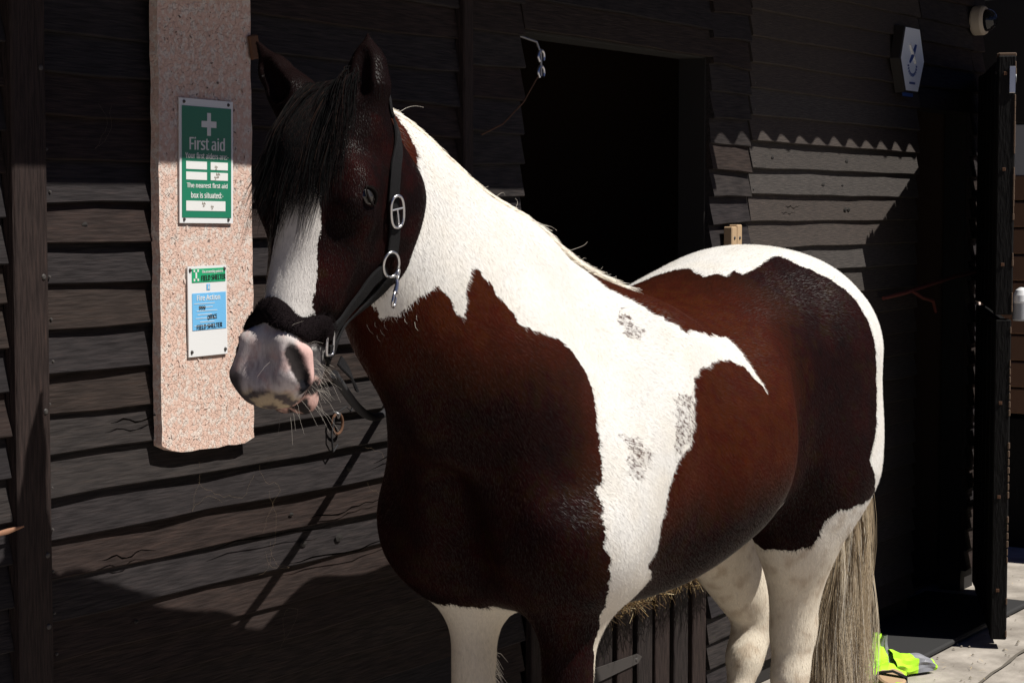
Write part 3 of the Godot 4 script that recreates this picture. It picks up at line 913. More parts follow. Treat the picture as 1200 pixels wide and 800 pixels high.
# short hair of the coat: one tiny blade each, lying along the lie of the coat
func fur_mesh(data: Array, is_head: bool, density: float) -> ArrayMesh:
	var pos: PackedVector3Array = data[0]
	var nor: PackedVector3Array = data[1]
	var idx: PackedInt32Array = data[2]
	var w := PackedFloat32Array()
	var col := PackedColorArray()
	for i in pos.size():
		var k := head_white(pos[i]) if is_head else body_white(pos[i])
		w.append(k)
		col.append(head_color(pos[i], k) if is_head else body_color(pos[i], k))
	var V := PackedVector3Array()
	var N := PackedVector3Array()
	var C := PackedColorArray()
	for t in range(0, idx.size(), 3):
		var i := idx[t]
		var j := idx[t + 1]
		var m := idx[t + 2]
		var pi_ := pos[i]
		var nn := nor[i]
		var d := density
		if is_head:
			if pi_.x > 0.41 or Vector3(pi_.x - 0.166, pi_.y + 0.027, absf(pi_.z) - 0.095).length() < 0.0145:
				continue
			if pi_.x > 0.39:
				d *= 0.5
		else:
			if pi_.y < 0.30 or pi_.x > 1.98:
				continue
			if nn.z < -0.45:
				d *= 0.3
			if pi_.y < 0.6:
				d *= 0.5
		var area := (pos[j] - pi_).cross(pos[m] - pi_).length() * 0.5
		var cnt := area * d
		var c := int(cnt)
		if rng.randf() < cnt - c:
			c += 1
		var same := w[i] == w[j] and w[j] == w[m] and (w[i] < 0.05 or w[i] > 0.97)
		for q in c:
			var a := rng.randf()
			var b := rng.randf()
			if a + b > 1.0:
				a = 1.0 - a
				b = 1.0 - b
			var lp := pi_ * (1.0 - a - b) + pos[j] * a + pos[m] * b
			var ln := (nor[i] * (1.0 - a - b) + nor[j] * a + nor[m] * b).normalized()
			var cc: Color
			if same:
				cc = col[i] * (1.0 - a - b) + col[j] * a + col[m] * b
			else:
				var k := head_white(lp) if is_head else body_white(lp)
				if k > 0.05 and k < 0.97:
					k = 0.0 if rng.randf() > k else 1.0
				cc = head_color(lp, k) if is_head else body_color(lp, k)
			var flow: Vector3
			if is_head:
				flow = Vector3(1.0, -0.25, 0.25 * signf(lp.z))
			else:
				flow = Vector3(-0.75, -0.75, 0.0)
				if lp.y < 0.85:
					flow = Vector3(-0.25, -1.0, 0.0)
				elif lp.x < 0.72 and lp.x > 0.55 and lp.y < 1.3:
					flow = Vector3(-0.2, -1.0, 0.3)
				elif lp.y > 1.36 and lp.x < 1.2:
					flow = Vector3(-1.0, -0.35, 0.2 * signf(lp.z))
			flow += Vector3(nc.get_noise_3dv(lp * 11.0), nc.get_noise_3dv(lp * 11.0 + Vector3(31, 0, 0)), nc.get_noise_3dv(lp * 11.0 + Vector3(0, 17, 0))) * 0.45
			flow = (flow - ln * flow.dot(ln)).normalized()
			var side := flow.cross(ln)
			flow = (flow + side * rng.randf_range(-0.22, 0.22)).normalized()
			var lift := rng.randf_range(0.06, 0.26)
			var len_ := rng.randf_range(0.0065, 0.013) * (0.62 if is_head else 1.0)
			var tip := lp + (flow + ln * lift) * len_
			var root := lp - ln * 0.0006
			var wd := side * rng.randf_range(0.00032, 0.00062)
			var bn := (ln - flow * lift * 0.9 + side * rng.randf_range(-0.2, 0.2)).normalized()
			var f := 1.0 + 0.18 * nf.get_noise_3dv(Vector3(lp.x * 130.0, lp.y * 130.0, lp.z * 130.0))
			var lum := 0.3 * cc.r + 0.6 * cc.g + 0.1 * cc.b
			f *= rng.randf_range(0.72, 1.34) if lum < 0.2 else rng.randf_range(0.9, 1.06)
			var c2 := Color(cc.r * f, cc.g * f, cc.b * f)
			var gn := hdir(bn) if is_head else hd(bn)
			if is_head:
				V.append(hlw(root - wd)); V.append(hlw(root + wd)); V.append(hlw(tip))
			else:
				V.append(hw(root - wd)); V.append(hw(root + wd)); V.append(hw(tip))
			for z in 3:
				N.append(gn)
				C.append(c2)
	var arr := []
	arr.resize(Mesh.ARRAY_MAX)
	arr[Mesh.ARRAY_VERTEX] = V
	arr[Mesh.ARRAY_NORMAL] = N
	arr[Mesh.ARRAY_COLOR] = C
	var am := ArrayMesh.new()
	am.add_surface_from_arrays(Mesh.PRIMITIVE_TRIANGLES, arr)
	print("hairs ", V.size() / 3)
	return am

# ---------------------------------------------------------------- setting
func build_ground() -> void:
	var st := begin()
	# near yard: gently uneven slab, fine mesh; far yard: one wide skirt that meets it
	var x0 := 1.0
	var x1 := 11.0
	var z0 := -2.0
	var z1 := 3.0
	var nx := 200
	var nz_ := 100
	var h := func(x: float, z: float) -> float:
		var edge := minf(minf(x - x0, x1 - x), minf(z - z0, z1 - z))
		return nz.get_noise_2d(x * 30.0, z * 30.0) * 0.006 * clampf(edge * 2.0, 0.0, 1.0)
	for i in nx:
		for j in nz_:
			var p := []
			for q in [[0, 0], [1, 0], [1, 1], [0, 1]]:
				var x := lerpf(x0, x1, float(i + q[0]) / nx)
				var z := lerpf(z0, z1, float(j + q[1]) / nz_)
				p.append(Vector3(x, h.call(x, z), z))
			quad(st, p[0], p[1], p[2], p[3], Vector3.UP)
	for r in [[-60, -60, x0, 60], [x1, -60, 80, 60], [x0, -60, x1, z0], [x0, z1, x1, 60]]:
		quad(st, Vector3(r[0], 0, r[1]), Vector3(r[2], 0, r[1]), Vector3(r[2], 0, r[3]), Vector3(r[0], 0, r[3]), Vector3.UP)
	var g := build("ground", st, M.concrete, self)
	g.set_meta("kind", "structure")
	# joints between the concrete bays: shallow dirt-filled lines
	for l in [[Vector3(6.2, 0, 0.66), Vector3(10.5, 0, 0.36)], [Vector3(8.55, 0, 0.5), Vector3(8.2, 0, 3.0)]]:
		var js := begin()
		var a: Vector3 = l[0]
		var b: Vector3 = l[1]
		var side := (b - a).cross(Vector3.UP).normalized()
		var pa := Vector3.ZERO
		var pb := Vector3.ZERO
		for k in 41:
			var p := a.lerp(b, k / 40.0) + side * nz.get_noise_1d(k * 40.0) * 0.012
			p.y = 0.009
			var w := 0.006 + 0.004 * nz2.get_noise_1d(k * 70.0)
			if k > 0:
				quad(js, pa, pb, p + side * w, p - side * w, Vector3.UP)
			pa = p - side * w
			pb = p + side * w
		var jo := build("joint", js, M.dirt_dark, g)
	# grit, crumbs and straw
	var gs := begin()
	for k in 520:
		var c := Vector3(rng.randf_range(5.6, 9.6), 0.004, rng.randf_range(0.05, 1.6))
		var r := rng.randf_range(0.002, 0.007)
		if rng.randf() < 0.05:
			r *= 2.6
		var ps := []
		for q in 5:
			ps.append(c + Vector3(cos(q * TAU / 5 + k) * r * rng.randf_range(0.7, 1.3), 0.0, sin(q * TAU / 5 + k) * r * rng.randf_range(0.7, 1.3)))
		var tp := c + Vector3(0, r * rng.randf_range(0.6, 1.1), 0)
		for q in 5:
			tri(gs, ps[q], ps[(q + 1) % 5], tp, (ps[q] - c) + Vector3.UP * r)
	var grit := build("grit", gs, M.dirt, self)
	tag(grit, "grit and small stones scattered over the concrete yard", "grit")
	grit.set_meta("kind", "stuff")
	var ss := begin()
	for k in 260:
		var c := Vector3(rng.randf_range(5.4, 9.6), 0.008, rng.randf_range(0.0, 1.5))
		var an := rng.randf() * TAU
		var l := rng.randf_range(0.01, 0.05)
		hair(ss, [c, c + Vector3(cos(an) * l * 0.5, 0.003, sin(an) * l * 0.5), c + Vector3(cos(an + 0.3) * l, 0.0, sin(an + 0.3) * l)], 0.002, Vector3.UP, 0.8)
	var straw := build("straw", ss, M.hay_pale, self)
	tag(straw, "loose bits of straw strewn over the sunlit concrete", "straw")
	straw.set_meta("kind", "stuff")

# a feather-edged board, thick at its lower edge, a little wavy
func weatherboard(parent: Node, x0: float, x1: float, y0: float, y1: float, m: Material, rough := 1.0) -> void:
	var st := begin()
	var n: int = clampi(int((x1 - x0) / 0.16) + 2, 3, 9)
	var sd := rng.randf() * 1000.0
	var tilt := rng.randf_range(-0.003, 0.003) * rough
	var zo := rng.randf_range(-0.002, 0.003) * rough
	var pr := []
	for i in n + 1:
		var t := float(i) / n
		var x := lerpf(x0, x1, t)
		var yb := y0 + tilt * (t - 0.5) * 2.0 + nz.get_noise_1d(sd + x * 260.0) * 0.0042 * rough
		var zb := 0.0215 + zo + nz2.get_noise_1d(sd + x * 200.0) * 0.005 * rough
		pr.append([Vector3(x, y1, 0.004), Vector3(x, lerpf(yb, y1, 0.5), 0.5 * (0.004 + zb) + nz.get_noise_1d(sd * 2 + x * 40.0) * 0.002), Vector3(x, yb + 0.003, zb), Vector3(x, yb, zb - 0.003), Vector3(x, yb + 0.001, -0.004)])
	for i in n:
		for k in 4:
			var nn := Vector3(0, 0.15, 1) if k < 2 else (Vector3(0, -0.7, 0.7) if k == 2 else Vector3(0, -1, 0))
			quad(st, pr[i][k], pr[i + 1][k], pr[i + 1][k + 1], pr[i][k + 1], nn)
	for e in [0, n]:
		for k in range(1, 4):
			tri(st, Vector3(pr[e][0].x, pr[e][0].y, -0.004), pr[e][k - 1] if k > 1 else pr[e][0], pr[e][k], Vector3(-1 if e == 0 else 1, 0, 0))
		tri(st, Vector3(pr[e][0].x, pr[e][0].y, -0.004), pr[e][3], pr[e][4], Vector3(-1 if e == 0 else 1, 0, 0))
	build("board", st, m, parent)

func clad(parent: Node, x0: float, x1: float, ya: float, yb: float, phase: float, pitch: float, kind: String, kinds: int, rough := 1.0) -> void:
	var y := phase
	while y - pitch > ya:
		y -= pitch
	while y < yb:
		var p := pitch + rng.randf_range(-0.004, 0.004)
		var lo := maxf(y, ya)
		var hi := minf(y + pitch + 0.014, yb + 0.01)
		if hi - lo > 0.02:
			weatherboard(parent, x0 + rng.randf_range(0, 0.002), x1 - rng.randf_range(0, 0.002), lo + (pitch - p) * 0.5, hi, M["%s%d" % [kind, rng.randi() % kinds]], rough)
		y += pitch

func screw(parent: Node, p: Vector3, r := 0.005) -> void:
	var st := begin()
	lathe(st, [Vector2(0.0, 0.003), Vector2(r * 0.7, 0.0025), Vector2(r, 0.0)], Transform3D(Basis(Vector3(1, 0, 0), Vector3(0, 0, 1), Vector3(0, -1, 0)), p), 8)
	build("screw", st, M.screw_head, parent)

func build_stable() -> void:
	var b := thing("stable_building", "long black weatherboarded stable with a corrugated roof, behind the horse", "stable")
	# structural core behind the boards, with a stall opening and a doorway left open
	for r in [[0.4, 4.66, 0.0, 2.75], [4.66, 5.77, 2.06, 2.75], [5.77, 7.56, 0.0, 2.75], [7.56, 8.16, 1.98, 2.75], [8.16, 8.31, 0.0, 2.75]]:
		var st := begin()
		bevel_box(st, Vector3((r[0] + r[1]) * 0.5, (r[2] + r[3]) * 0.5, -0.052), Vector3(r[1] - r[0], r[3] - r[2], 0.094), 0.002)
		build("wall", st, M.dark_wood, b)
	# inside: partitions, back wall, ceiling, earth floor
	for r in [[Vector3(4.30, 1.25, -1.3), Vector3(0.06, 2.5, 2.4)], [Vector3(6.40, 1.25, -1.3), Vector3(0.06, 2.5, 2.4)], [Vector3(8.28, 1.25, -1.3), Vector3(0.06, 2.5, 2.4)], [Vector3(6.3, 1.25, -2.55), Vector3(4.1, 2.5, 0.06)], [Vector3(6.3, 2.55, -1.3), Vector3(4.1, 0.06, 2.4)]]:
		var st := begin()
		bevel_box(st, r[0], r[1], 0.002)
		build("partition", st, M.interior, b)
	for k in 14:
		var st := begin()
		bevel_box(st, Vector3(5.35, 0.1 + k * 0.17, -2.505), Vector3(2.0, 0.16, 0.025), 0.004)
		build("plank", st, M.stall_plank, b)
	var fl := begin()
	bevel_box(fl, Vector3(6.3, 0.010, -1.31), Vector3(3.9, 0.012, 2.3), 0.002)
	build("floor", fl, M.interior, b)
	# weatherboards, bay by bay
	clad(b, 0.6, 2.786, 0.02, 2.5, 1.90, 0.0825, "board", 5, 1.2)
	clad(b, 2.878, 4.342, 0.02, 2.5, 1.933, 0.0824, "board", 5, 1.3)
	clad(b, 4.389, 4.655, 0.02, 2.5, 2.046, 0.0852, "board", 5)
	clad(b, 4.655, 5.774, 2.062, 2.5, 2.064, 0.085, "board", 5)
	clad(b, 5.774, 6.052, 0.02, 2.6, 1.71, 0.083, "board", 4, 1.6)
	clad(b, 6.058, 7.558, 0.02, 2.75, 1.721, 0.086, "grey", 3)
	clad(b, 7.562, 8.16, 1.98, 2.75, 1.98, 0.086, "board", 5)
	clad(b, 8.16, 8.305, 0.02, 2.75, 1.98, 0.086, "board", 5)
	# upright battens that cover the joints
	for r in [[2.787, 2.877, 0.034, 0.0], [4.343, 4.388, 0.03, 0.0]]:
		var st := begin()
		bevel_box(st, Vector3((r[0] + r[1]) * 0.5, 1.25, r[2] * 0.5 + 0.004), Vector3(r[1] - r[0], 2.5, r[2]), 0.004)
		build("batten", st, M.upright0, b)
	for y in [1.46, 1.20, 1.86, 0.92, 0.78]:
		screw(b, Vector3(2.862, y, 0.0385), 0.006)
	# pale blocks painted as the bright gap beside the far door post
	var ps := begin()
	for k in 46:
		var y := 0.35 + k * 0.03
		var w := 0.012 + 0.014 * absf(nz.get_noise_1d(k * 120.0))
		if nz2.get_noise_1d(k * 37.0) > -0.25:
			bevel_box(ps, Vector3(8.232, y, 0.031), Vector3(w * 2.0, 0.029, 0.012), 0.002)
	build("bright_gap_strip", ps, M.flake_and_bright_gap, b)
	# splits and shakes in the lower boards
	for c in [[3.36, 0.862, 0.42], [3.02, 0.885, 0.16], [3.62, 0.79, 0.5], [3.95, 0.99, 0.34], [3.05, 1.16, 0.2], [3.7, 0.885, 0.3], [6.3, 1.60, 0.12]]:
		var st := begin()
		var q := []
		for k in 12:
			var t := k / 11.0
			q.append(Vector3(c[0] + c[2] * t, c[1] + 0.016 * nz.get_noise_1d(c[0] * 300 + k * 18.0), 0.030))
		for k in 11:
			var wa := [0.0004, 0.0012, 0.002, 0.0016, 0.0022, 0.0012, 0.002, 0.0014, 0.001, 0.0012, 0.0008, 0.0003]
			quad(st, q[k] - Vector3(0, wa[k], 0), q[k + 1] - Vector3(0, wa[k + 1], 0), q[k + 1] + Vector3(0, wa[k + 1], 0), q[k] + Vector3(0, wa[k], 0), Vector3(0, 0, 1))
		build("split", st, M.crack, b)
	# knots, and nail heads near the battens
	for k in 26:
		var row := rng.randi_range(4, 20)
		var kx: float = rng.randf_range(2.92, 4.3) if k < 17 else rng.randf_range(6.15, 7.2)
		var ky: float = 1.933 - 0.0824 * row + 0.03 + rng.randf_range(-0.004, 0.018) if k < 17 else 1.721 - 0.086 * (row % 5) + 0.04
		var kr := rng.randf_range(0.005, 0.011)
		var st := begin()
		var ring := []
		for q in 9:
			ring.append(Vector3(kx + cos(q * TAU / 9) * kr * rng.randf_range(1.0, 1.7), ky + sin(q * TAU / 9) * kr * rng.randf_range(0.7, 1.0), 0.0185))
		for q in 9:
			tri(st, Vector3(kx, ky, 0.0215), ring[q], ring[(q + 1) % 9], Vector3(0, 0, 1))
		build("knot", st, M.knot, b)
	for y in range(3, 24):
		for x in [2.895, 4.325, 6.075]:
			var ny: float = 1.933 - 0.0824 * y + 0.02 if x < 5.0 else 1.721 - 0.086 * (y - 6) + 0.02
			if ny > 0.5 and ny < 2.3 and rng.randf() < 0.7:
				screw(b, Vector3(x + rng.randf_range(-0.006, 0.006), ny, 0.0205), 0.0035)
	# the two roofs: fascia-fronted on the left, bare corrugated sheet on the right
	var fs := begin()
	bevel_box(fs, Vector3(3.18, 2.485, 0.535), Vector3(5.5, 0.13, 0.03), 0.004)
	build("fascia", fs, M.upright1, b)
	build("roof", corrugated(0.43, 5.93, 2.57, 0.58, 0.27, 3.4), M.roofing, b)
	build("roof", corrugated(5.93, 9.0, 2.60, 0.55, 0.27, 3.4), M.roofing, b)
	var so := begin()
	bevel_box(so, Vector3(7.3, 2.60, 0.03), Vector3(2.6, 0.09, 0.045), 0.004)
	build("wall_plate", so, M.soffit, b)
	# closed far ends and back of the building
	for r in [[Vector3(0.43, 1.3, -1.4), Vector3(0.06, 2.6, 2.6)], [Vector3(4.4, 1.4, -2.75), Vector3(8.0, 2.8, 0.06)]]:
		var st := begin()
		bevel_box(st, r[0], r[1], 0.003)
		build("wall", st, M.dark_wood, b)

func corrugated(x0: float, x1: float, ye: float, ze: float, slope: float, depth: float) -> SurfaceTool:
	var st := begin()
	var n := int((x1 - x0) / 0.146 * 10)
	for i in n:
		var xa := lerpf(x0, x1, float(i) / n)
		var xb := lerpf(x0, x1, float(i + 1) / n)
		var ya := ye + (0.022 + 0.012 * nz.get_noise_1d(xa * 300.0)) * cos(xa * TAU / 0.146) + 0.012 * nz2.get_noise_1d(xa * 110.0)
		var yb := ye + (0.022 + 0.012 * nz.get_noise_1d(xb * 300.0)) * cos(xb * TAU / 0.146) + 0.012 * nz2.get_noise_1d(xb * 110.0)
		var a := Vector3(xa, ya, ze)
		var b := Vector3(xb, yb, ze)
		var back := Vector3(0, depth * slope, -depth)
		var th := Vector3(0, 0.007, 0)
		quad(st, a, b, b + back, a + back, Vector3.DOWN)
		quad(st, a + th, b + th, b + back + th, a + back + th, Vector3.UP)
		quad(st, a, b, b + th, a + th, Vector3(0, 0, 1))
	return st

func build_background() -> void:
	# a brown boarded shed across the yard to the right, with a dark plinth
	var s := thing("timber_shed", "brown boarded shed with a dark base and a grey panel, beyond the open door", "shed", Vector3(9.35, 0, 0))
	var st := begin()
	bevel_box(st, Vector3(0.1, 0.30, 0.2), Vector3(0.16, 0.62, 5.0), 0.004)
	build("plinth", st, M.black_paint, s)
	for k in 9:
		var q := begin()
		bevel_box(q, Vector3(0.1, 0.62 + 0.07 + k * 0.125, 0.2), Vector3(0.13 + 0.01 * (k % 2), 0.118, 5.0), 0.006)
		build("board", q, M.brown_shed, s)
	var g := begin()
	bevel_box(g, Vector3(0.1, 1.86, 0.2), Vector3(0.12, 0.25, 5.0), 0.004)
	build("panel", g, M.grey_panel, s)
	var t := begin()
	bevel_box(t, Vector3(0.1, 2.28, 0.2), Vector3(0.14, 0.58, 5.0), 0.004)
	build("board", t, M.dark_wood, s)
	var rf := begin()
	bevel_box(rf, Vector3(0.75, 2.60, 0.2), Vector3(1.3, 0.06, 5.2), 0.004)
	build("roof", rf, M.roofing, s)
	var bk := begin()
	bevel_box(bk, Vector3(0.75, 1.28, 0.2), Vector3(1.1, 2.56, 4.9), 0.004)
	build("wall", bk, M.dark_wood, s)

# ---------------------------------------------------------------- fixtures on the wall
func build_pink_board() -> void:
	var t := thing("painted_board", "tall flaking pink painted board fixed upright to the stable wall", "board", Vector3(3.334, 1.078, 0.024))
	var W := 0.298
	var H := 1.30
	var st := begin()
	var nx := 10
	var ny := 44
	var edge := func(x: float, y: float) -> Vector3:
		var px := (x - 0.5) * W
		var py := y * H
		if x == 0.0 or x == 1.0:
			px += nz.get_noise_2d(py * 900.0, x * 100.0) * 0.0045
		if y == 0.0:
			py += 0.006 * nz.get_noise_1d(px * 900.0) + 0.004
			if x < 0.15:
				py += (0.15 - x) * 0.12
			if x > 0.97:
				py += 0.012
		return Vector3(px, py, 0.022 + nz.get_noise_2d(px * 700.0, py * 700.0) * 0.0012)
	for i in nx:
		for j in ny:
			var p := []
			for q in [[0, 0], [1, 0], [1, 1], [0, 1]]:
				p.append(edge.call(float(i + q[0]) / nx, float(j + q[1]) / ny))
			quad(st, p[0], p[1], p[2], p[3], Vector3(0, 0, 1))
	for j in ny:
		for x in [0.0, 1.0]:
			var a: Vector3 = edge.call(x, float(j) / ny)
			var b: Vector3 = edge.call(x, float(j + 1) / ny)
			quad(st, a, b, Vector3(b.x, b.y, 0), Vector3(a.x, a.y, 0), Vector3(x * 2 - 1, 0, 0))
	for i in nx:
		var a: Vector3 = edge.call(float(i) / nx, 0.0)
		var b: Vector3 = edge.call(float(i + 1) / nx, 0.0)
		quad(st, a, b, Vector3(b.x, b.y, 0), Vector3(a.x, a.y, 0), Vector3(0, -1, 0))
	build("board", st, M.pink, t)
	# curled flakes of undercoat and dark nicks
	for kind in [["paint_flakes", M.flake_and_bright_gap, 460], ["nicks", M.fleck, 260]]:
		var fs := begin()
		for k in kind[2]:
			var y := 0.03 + rng.randf() * (H - 0.05)
			var x := rng.randf_range(-0.49, 0.49) * W
			if kind[0] == "paint_flakes":
				y = 0.03 + pow(rng.randf(), 1.5) * 0.75
				if nz.get_noise_2d(x * 700.0, y * 700.0) < 0.02:
					continue
			else:
				if rng.randf() < 0.55:
					y = lerpf(0.55, H, rng.randf())
			var c := Vector3(x, y, 0.0236)
			var r := rng.randf_range(0.0006, 0.0026) * (1.0 if kind[0] == "paint_flakes" else 0.75)
			var an := rng.randf() * TAU
			var e := rng.randf_range(1.0, 3.6)
			var q := []
			for v in 5:
				var aa := an + v * TAU / 5
				var o := Vector2(cos(aa) * r * rng.randf_range(0.5, 1.3), sin(aa) * r * e * rng.randf_range(0.5, 1.3)).rotated(an)
				q.append(c + Vector3(o.x, o.y, rng.randf_range(0.0, 0.0007) if kind[0] == "paint_flakes" else 0.0))
			for v in range(1, 4):
				tri(fs, q[0], q[v], q[v + 1], Vector3(0, 0, 1))
		var o := build(kind[0], fs, kind[1], t)
		o.set_meta("kind", "stuff")
	# rusty latch on its right edge
	var ls := begin()
	bevel_box(ls, Vector3(0.152, 0.862, 0.029), Vector3(0.03, 0.052, 0.010), 0.003, Basis(Vector3(0, 0, 1), 0.2))
	build("latch", ls, M.rust, t)

func flat_text(parent: Node, text: String, at: Vector3, width: float, height: float, m: Material, lean := 0.0) -> void:
	var tm := TextMesh.new()
	var f := SystemFont.new()
	f.font_names = PackedStringArray(["Droid Sans"])
	tm.font = f
	tm.text = text
	tm.font_size = 48
	tm.pixel_size = 0.01
	tm.depth = 0.02
	tm.curve_step = 1.0
	var box := tm.get_aabb()
	var o := MeshInstance3D.new()
	o.name = "lettering"
	o.mesh = tm
	o.material_override = m
	parent.add_child(o, true)
	var sx := width / maxf(box.size.x, 0.01)
	var sy := height / maxf(box.size.y, 0.01)
	o.transform = Transform3D(Basis(Vector3(0, 0, 1), lean) * Basis.from_scale(Vector3(sx, sy, 0.03)), at)
	o.position -= o.basis * Vector3(box.position.x + box.size.x * 0.5, box.position.y + box.size.y * 0.5, 0.0)
	# heavier strokes: the same letters again, a hair's breadth aside
	var o2 := o.duplicate()
	parent.add_child(o2, true)
	o2.position += Vector3(height * 0.045, height * 0.012, 0.00012)

# thin plastic plate that bellies a little off the board
func plate(w: float, h: float, z: float, bow: float) -> SurfaceTool:
	var st := begin()
	var n := 14
	for j in n:
		for i in 4:
			var p := []
			for q in [[0, 0], [1, 0], [1, 1], [0, 1]]:
				var x: float = (i + q[0]) / 4.0 - 0.5
				var y: float = (j + q[1]) / float(n) - 0.5
				p.append(Vector3(x * w, y * h, z + bow * sin((x + 0.5) * PI) * sin((y + 0.5) * PI)))
			quad(st, p[0], p[1], p[2], p[3], Vector3(0, 0, 1))
	for x in [-0.5, 0.5]:
		quad(st, Vector3(x * w, -h / 2, 0), Vector3(x * w, h / 2, 0), Vector3(x * w, h / 2, z), Vector3(x * w, -h / 2, z), Vector3(x, 0, 0))
	for y in [-0.5, 0.5]:
		quad(st, Vector3(-w / 2, y * h, 0), Vector3(w / 2, y * h, 0), Vector3(w / 2, y * h, z), Vector3(-w / 2, y * h, z), Vector3(0, y, 0))
	return st

func patch(parent: Node, called: String, x: float, y: float, w: float, h: float, z: float, m: Material) -> void:
	var st := begin()
	bevel_box(st, Vector3(x, y, z), Vector3(w, h, 0.0006), 0.0002)
	build(called, st, m, parent)

func build_signs() -> void:
	var s := thing("first_aid_sign", "green and white first aid sign on the pink board, above the fire notice", "sign", Vector3(3.328, 1.690, 0.0485))
	s.rotation.z = -0.012
	build("plate", plate(0.171, 0.259, 0.003, 0.0), M.white_plastic, s)
	patch(s, "green_panel", 0.0, -0.002, 0.158, 0.232, 0.0036, M.green_print)
	patch(s, "cross", 0.006, 0.078, 0.012, 0.048, 0.0043, M.white_print)
	patch(s, "cross", -0.009, 0.078, 0.0179, 0.0135, 0.0043, M.white_print)
	patch(s, "cross", 0.021, 0.078, 0.0179, 0.0135, 0.0043, M.white_print)
	flat_text(s, "First aid", Vector3(0.0, 0.037, 0.0042), 0.112, 0.027, M.white_print)
	flat_text(s, "Your first aiders are:-", Vector3(0.0, 0.0115, 0.0042), 0.138, 0.0125, M.white_print)
	for c in [[-0.034, -0.009], [0.039, -0.009], [-0.034, -0.031], [0.039, -0.031]]:
		patch(s, "name_box", c[0], c[1], 0.066 if c[0] < 0 else 0.056, 0.0165, 0.0043, M.white_print)
	flat_text(s, "The nearest first aid", Vector3(0.0, -0.0505, 0.0042), 0.13, 0.0105, M.white_print)
	flat_text(s, "box is situated:-", Vector3(0.0, -0.071, 0.0042), 0.103, 0.0125, M.white_print)
	patch(s, "name_box", -0.004, -0.0935, 0.126, 0.021, 0.0043, M.white_print)
	for c in [[0.028, -0.012, 0.006], [0.034, -0.028, 0.008], [0.026, -0.034, 0.005], [-0.012, -0.09, 0.007], [0.015, -0.096, 0.006]]:
		var st := begin()
		for k in 3:
			tri(st, Vector3(c[0], c[1], 0.0049), Vector3(c[0] + c[2] * cos(k * 2.1), c[1] + c[2] * sin(k * 2.1), 0.0049), Vector3(c[0] + c[2] * 0.8 * cos(k * 2.1 + 1.2), c[1] + c[2] * 0.8 * sin(k * 2.1 + 1.2), 0.0049), Vector3(0, 0, 1))
		build("scuff", st, M.dirt, s)
	for c in [[-0.072, 0.122], [0.070, 0.122], [-0.072, -0.122], [0.070, -0.122]]:
		screw(s, Vector3(c[0], c[1], 0.003), 0.004)

	var f := thing("fire_notice", "small white and blue fire action notice below the first aid sign", "sign", Vector3(3.327, 1.376, 0.0485))
	f.rotation.z = 0.008
	build("plate", plate(0.125, 0.190, 0.003, 0.0), M.white_plastic, f)
	patch(f, "green_panel", 0.004, 0.075, 0.108, 0.029, 0.0036, M.bright_green)
	for c in [[-0.043, 0.085], [-0.031, 0.085], [-0.043, 0.066], [-0.031, 0.066]]:
		patch(f, "arrow", c[0], c[1], 0.005, 0.005, 0.0043, M.white_print)
	patch(f, "figure", -0.037, 0.0755, 0.005, 0.013, 0.0043, M.white_print)
	flat_text(f, "The assembly point is", Vector3(0.015, 0.082, 0.0042), 0.068, 0.0075, M.white_print)
	flat_text(f, "FIELD SHELTER", Vector3(0.018, 0.070, 0.0046), 0.078, 0.0105, M.ink, 0.02)
	patch(f, "flame_symbol", 0.002, 0.050, 0.011, 0.013, 0.0036, M.blue_print)
	flat_text(f, "i", Vector3(0.002, 0.050, 0.0042), 0.003, 0.009, M.white_print)
	patch(f, "blue_panel", 0.004, -0.001, 0.109, 0.078, 0.0036, M.blue_print)
	flat_text(f, "Fire Action", Vector3(0.001, 0.028, 0.0042), 0.074, 0.0115, M.white_print)
	for k in 7:
		patch(f, "print_line", -0.012 + (k % 3) * 0.004, 0.016 - k * 0.0078, 0.066 - (k % 2) * 0.02, 0.0011, 0.0043, M.white_print)
	flat_text(f, "999", Vector3(-0.020, 0.007, 0.0046), 0.020, 0.008, M.ink, -0.05)
	flat_text(f, "OFFICE", Vector3(0.012, -0.0135, 0.0046), 0.030, 0.009, M.ink, 0.08)
	flat_text(f, "FIELD SHELTER", Vector3(0.003, -0.0325, 0.0046), 0.082, 0.0095, M.ink, 0.03)
	for c in [[-0.055, 0.087], [0.055, 0.087], [-0.053, -0.085], [0.055, -0.085]]:
		screw(f, Vector3(c[0], c[1], 0.003), 0.0045)

